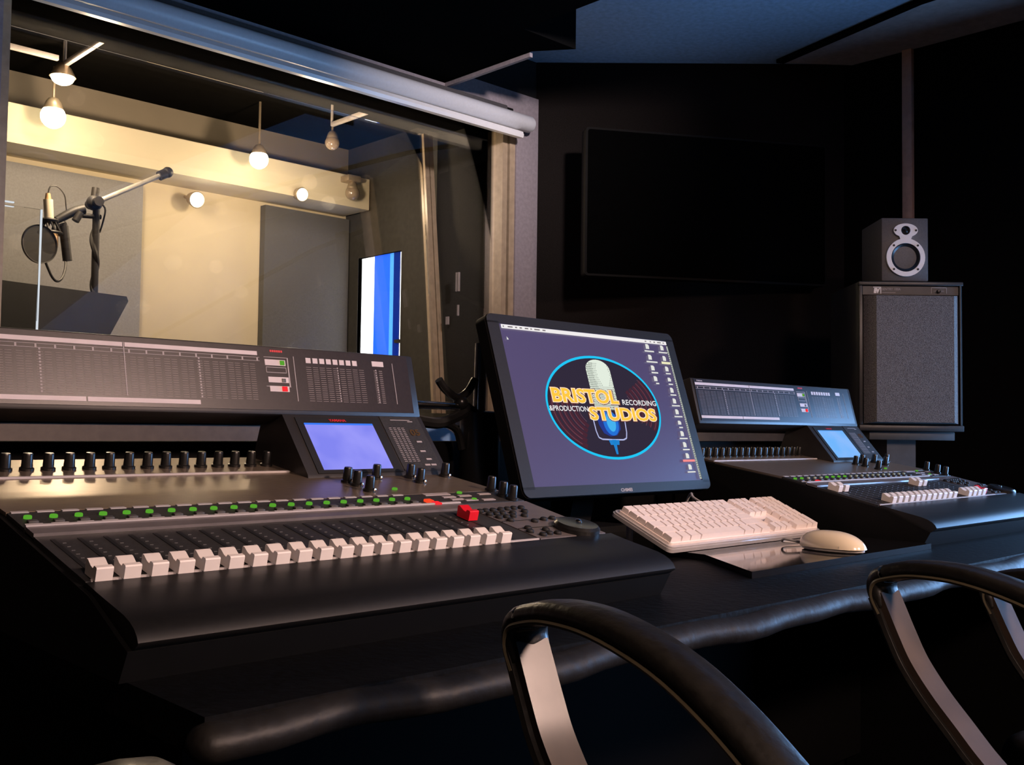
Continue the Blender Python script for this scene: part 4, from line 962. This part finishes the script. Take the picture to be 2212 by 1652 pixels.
# ------------------------------------------------------------------ chairs
CY = math.radians(-8.5)      # the chair is turned a little
def arm(side, xo, yo, zo):          # loop arm in the vertical plane x = xo ; path points (v, z)
    X = frame((xo, yo, 0), (-math.sin(CY), math.cos(CY), 0), (0, 0, 1)); yo = 0
    pad = [(yo + p, zo + q) for p, q in ((.010, -.040), (.0185, -.024), (.0165, -.011), (.002, -.004), (-.03, .002), (-.08, .001), (-.14, -.012), (-.19, -.034), (-.235, -.062), (-.262, -.082))]
    loop = [(yo + p, zo + q) for p, q in ((.013, -.026), (.005, -.042), (-.006, -.064), (-.020, -.089), (-.042, -.116), (-.066, -.140), (-.095, -.168), (-.135, -.198), (-.18, -.218), (-.22, -.228))]
    return X, pad, loop
def sp2(pts, sub=5): return [(p.x, p.y) for p in spline([Vector((a, c, 0)) for a, c in pts], sub)]
def make_chair(xo, yo, zo, gap, label):
    cx = xo + gap / 2
    ch = empty('office_chair', (cx, yo - .3, FZ), label, 'chair', 'black leather chairs at the desk')
    for gg in (0, gap):
        X, pad, loop = arm(0, xo + gg * math.cos(CY), yo + gg * math.sin(CY), zo)
        P_ = sp2(pad); n = len(P_)
        b = MB()
        # padded top: soft rounded section swept along the arm
        vs = []; fs = []; K = 12
        for i, p in enumerate(P_):
            a = Vector(P_[max(i - 1, 0)]); c = Vector(P_[min(i + 1, n - 1)]); d = (c - a).normalized(); nn = Vector((-d.y, d.x))
            if nn.y < 0 and i > n * .3: nn = -nn
            f = i / (n - 1); e = (min(1, .35 + f / .12) if f < .12 else 1) * (min(1, .35 + (1 - f) / .08) if f > .92 else 1)
            hw = .0195 * (.85 + .15 * e); ht = .0095 * e
            for k in range(K):
                an = 2 * PI * k / K; ca, sa = math.cos(an), math.sin(an)
                q = Vector(p) + nn * (ht * math.copysign(abs(sa) ** .8, sa)); vs.append((q.x, q.y, hw * math.copysign(abs(ca) ** .6, ca)))
        for i in range(n - 1):
            for k in range(K):
                k2 = (k + 1) % K; fs.append((i * K + k, i * K + k2, (i + 1) * K + k2, (i + 1) * K + k))
        fs.append(list(range(K))[::-1]); fs.append([(n - 1) * K + k for k in range(K)])
        b._add(vs, fs, X); ap = part('armrest_pad', b, 'leather', ch, 70)
        b = MB()
        for s in (-1, 1):
            b.tube([X @ Vector((p[0], p[1] - .0055, s * .0185)) for p in P_], .0021, 6, sub=1)
        part('piping', b, 'piping', ap)
        L_ = sp2(loop); b = MB(); b.band(L_, .030, .008, X); lp = part('arm_strut', b, 'strut', ch, 40)
        b = MB()
        for s in (-1, 1): b.tube([X @ Vector((p[0] + .006, p[1] - .004, s * .0165)) for p in L_], .0042, 6, sub=1)
        part('strut_edging', b, 'leather', lp)
    sz = zo - .24
    XC = Matrix.Translation((cx, yo - .03, 0)) @ Matrix.Rotation(CY, 4, 'Z') @ Matrix.Translation((-cx, -yo, 0))
    b = MB(); b.box(xo + .03, xo + gap - .03, yo - .44, yo + .04, sz - .04, sz + .045, XC, bev=.035, seg=4); part('seat', b, 'leather', ch, 60)
    b = MB(); X = XC @ frame((cx, yo - .47, sz + .06), (1, 0, 0), (0, -.12, 1)); b.box(-.20, .20, 0, .27, -.035, .035, X, bev=.03, seg=4); part('backrest', b, 'leather', ch, 60)
    b = MB(); b.tube([(cx, yo - .22, sz - .05), (cx, yo - .46, sz - .04), (cx, yo - .50, sz + .05), (cx, yo - .515, sz + .2)], .018, 8); part('back_bracket', b, 'plastic', ch)
    b = MB(); b.cyl((cx, yo - .2, FZ + .09), (cx, yo - .2, sz - .04), .028, .022); part('gas_column', b, 'plastic', ch)
    b = MB()
    for k in range(5):
        a = math.radians(90 + 72 * k); b.tube([(cx, yo - .2, FZ + .10), (cx + .15 * math.cos(a), yo - .2 + .15 * math.sin(a), FZ + .095), (cx + .27 * math.cos(a), yo - .2 + .27 * math.sin(a), FZ + .068)], [.022, .014], 8)
    part('star_base', b, 'plastic', ch)
    for k in range(5):
        a = math.radians(90 + 72 * k); x, y = cx + .27 * math.cos(a), yo - .2 + .27 * math.sin(a)
        b = MB(); b.cyl((x - .014 * math.sin(a), y + .014 * math.cos(a), FZ + .03), (x + .014 * math.sin(a), y - .014 * math.cos(a), FZ + .03), .03, n=16); b.cyl((x, y, FZ + .03), (x, y, FZ + .075), .008); part('castor', b, 'foot', ch)
    return ch
def copy_tree(o, parent=None, delta=None):
    c = o.copy(); COL.objects.link(c)
    if parent: c.parent = parent
    if delta: c.location = o.location + Vector(delta)
    for k in list(o.children): copy_tree(k, c)
    return c
c1 = make_chair(.556, .545, -.136, .450, 'black leather office chair in front of the keyboard, both loop arms visible')
c2 = copy_tree(c1, None, (.712, -.072, -.030)); c2['label'] = 'black leather office chair at the right frame edge, one arm visible'
c3 = copy_tree(c1, None, (-.785, .015, -.033)); c3['label'] = 'black leather office chair below the left console, only an arm tip visible'

# ------------------------------------------------------------------ light
def area(name, loc, target, e, col, size, spread=PI):
    l = bpy.data.lights.new(name, 'AREA'); l.energy = e; l.color = col; l.size = size; l.spread = spread; l.shape = 'DISK'
    o = link(name, l, None, Vector(loc) + Vector((0, 0, H))); d = Vector(target) - Vector(loc)
    o.rotation_euler = d.to_track_quat('-Z', 'Y').to_euler(); return o
# recessed downlights of the control room
def downlight(x, y, e, col, lab, tx, ty, tz, size=.12, spread=1.2, cz=1.35):
    t = empty('ceiling_downlight', (x, y, cz), lab, 'ceiling light', 'recessed downlights')
    X = Matrix.Translation((x, y, cz - .01))
    b = MB(); b.lathe([(size / 2 + .002, .01), (size / 2 + .03, .008), (size / 2 + .03, 0), (size / 2 + .002, -.002)], 24, X, cap=False); part('rim', b, 'trim', t)
    area('downlight_lamp', (x, y, cz - .025), (tx, ty, tz), e, col, size, spread)
downlight(1.72, -1.75, 36, (1, .68, .56), 'recessed ceiling downlight nearer the glazed opening', 1.0, 1.0, -.1, .4, 1.6, 1.35)
downlight(.15, -1.6, 18, (1, .68, .56), 'recessed ceiling downlight behind the chairs', 1.3, 1.2, 0, .4, 1.6)
for x, lab in ((.05, 'small warm added lamp on the back wall, nearer the left wall'), (1.75, 'small warm added lamp on the back wall, nearer the glazed opening')):
    t = empty('added_lamp', (x, VB + .05, -.22), lab, 'added lamp', 'added lamps on the back wall')
    b = MB(); b.box(x - .04, x + .04, VB, VB + .015, -.28, -.16, bev=.003); part('added_back_plate', b, 'lamp_metal', t)
    b = MB(); b.lathe([(.03, -.05), (.045, .05), (.043, .05), (.028, -.05)], 20, Matrix.Translation((x, VB + .07, -.22)), cap=False); part('shade', b, 'frame_tan', t)
    b = MB(); b.sphere((x, VB + .07, -.21), .022, 12); part('bulb', b, 'lamp_on', t)
    point((x, VB + .13, -.22), 2.6, (1, .58, .34), .05)  # unseen lamps added low behind the camera to light the chair struts
downlight(1.55, .75, 3.2, (1, .84, .84), 'added unseen downlight over the desk front', 2.45, 2.6, 1.02, .12, .75, 1.155)  # light added for the right end of the roller blind
wd = bpy.data.worlds.new('World'); scn.world = wd; wd.use_nodes = True
wd.node_tree.nodes['Background'].inputs[0].default_value = (.02, .03, .05, 1); wd.node_tree.nodes['Background'].inputs[1].default_value = .3

# ------------------------------------------------------------------ camera
cam = bpy.data.cameras.new('Camera'); co = link('Camera', cam)
cam.sensor_fit = 'HORIZONTAL'; cam.sensor_width = 36.0; cam.lens = 2220.22 / 2212 * 36.0; cam.clip_start = .02
yaw, pit, rol = 0.8052, 0.0438, 0.0128
f = Vector((math.cos(yaw) * math.cos(pit), math.sin(yaw) * math.cos(pit), math.sin(pit)))
r = Vector((math.sin(yaw), -math.cos(yaw), 0)); uu = r.cross(f)
r2 = r * math.cos(rol) + uu * math.sin(rol); u2 = -r * math.sin(rol) + uu * math.cos(rol)
mw = Matrix((r2, u2, -f)).transposed().to_4x4(); mw.translation = (0, 0, H); co.matrix_world = mw
scn.camera = co
vs_ = scn.view_settings; vs_.view_transform = 'Standard'; vs_.look = 'None'; vs_.exposure = 0.0; vs_.gamma = 1.0; vs_.use_curve_mapping = False
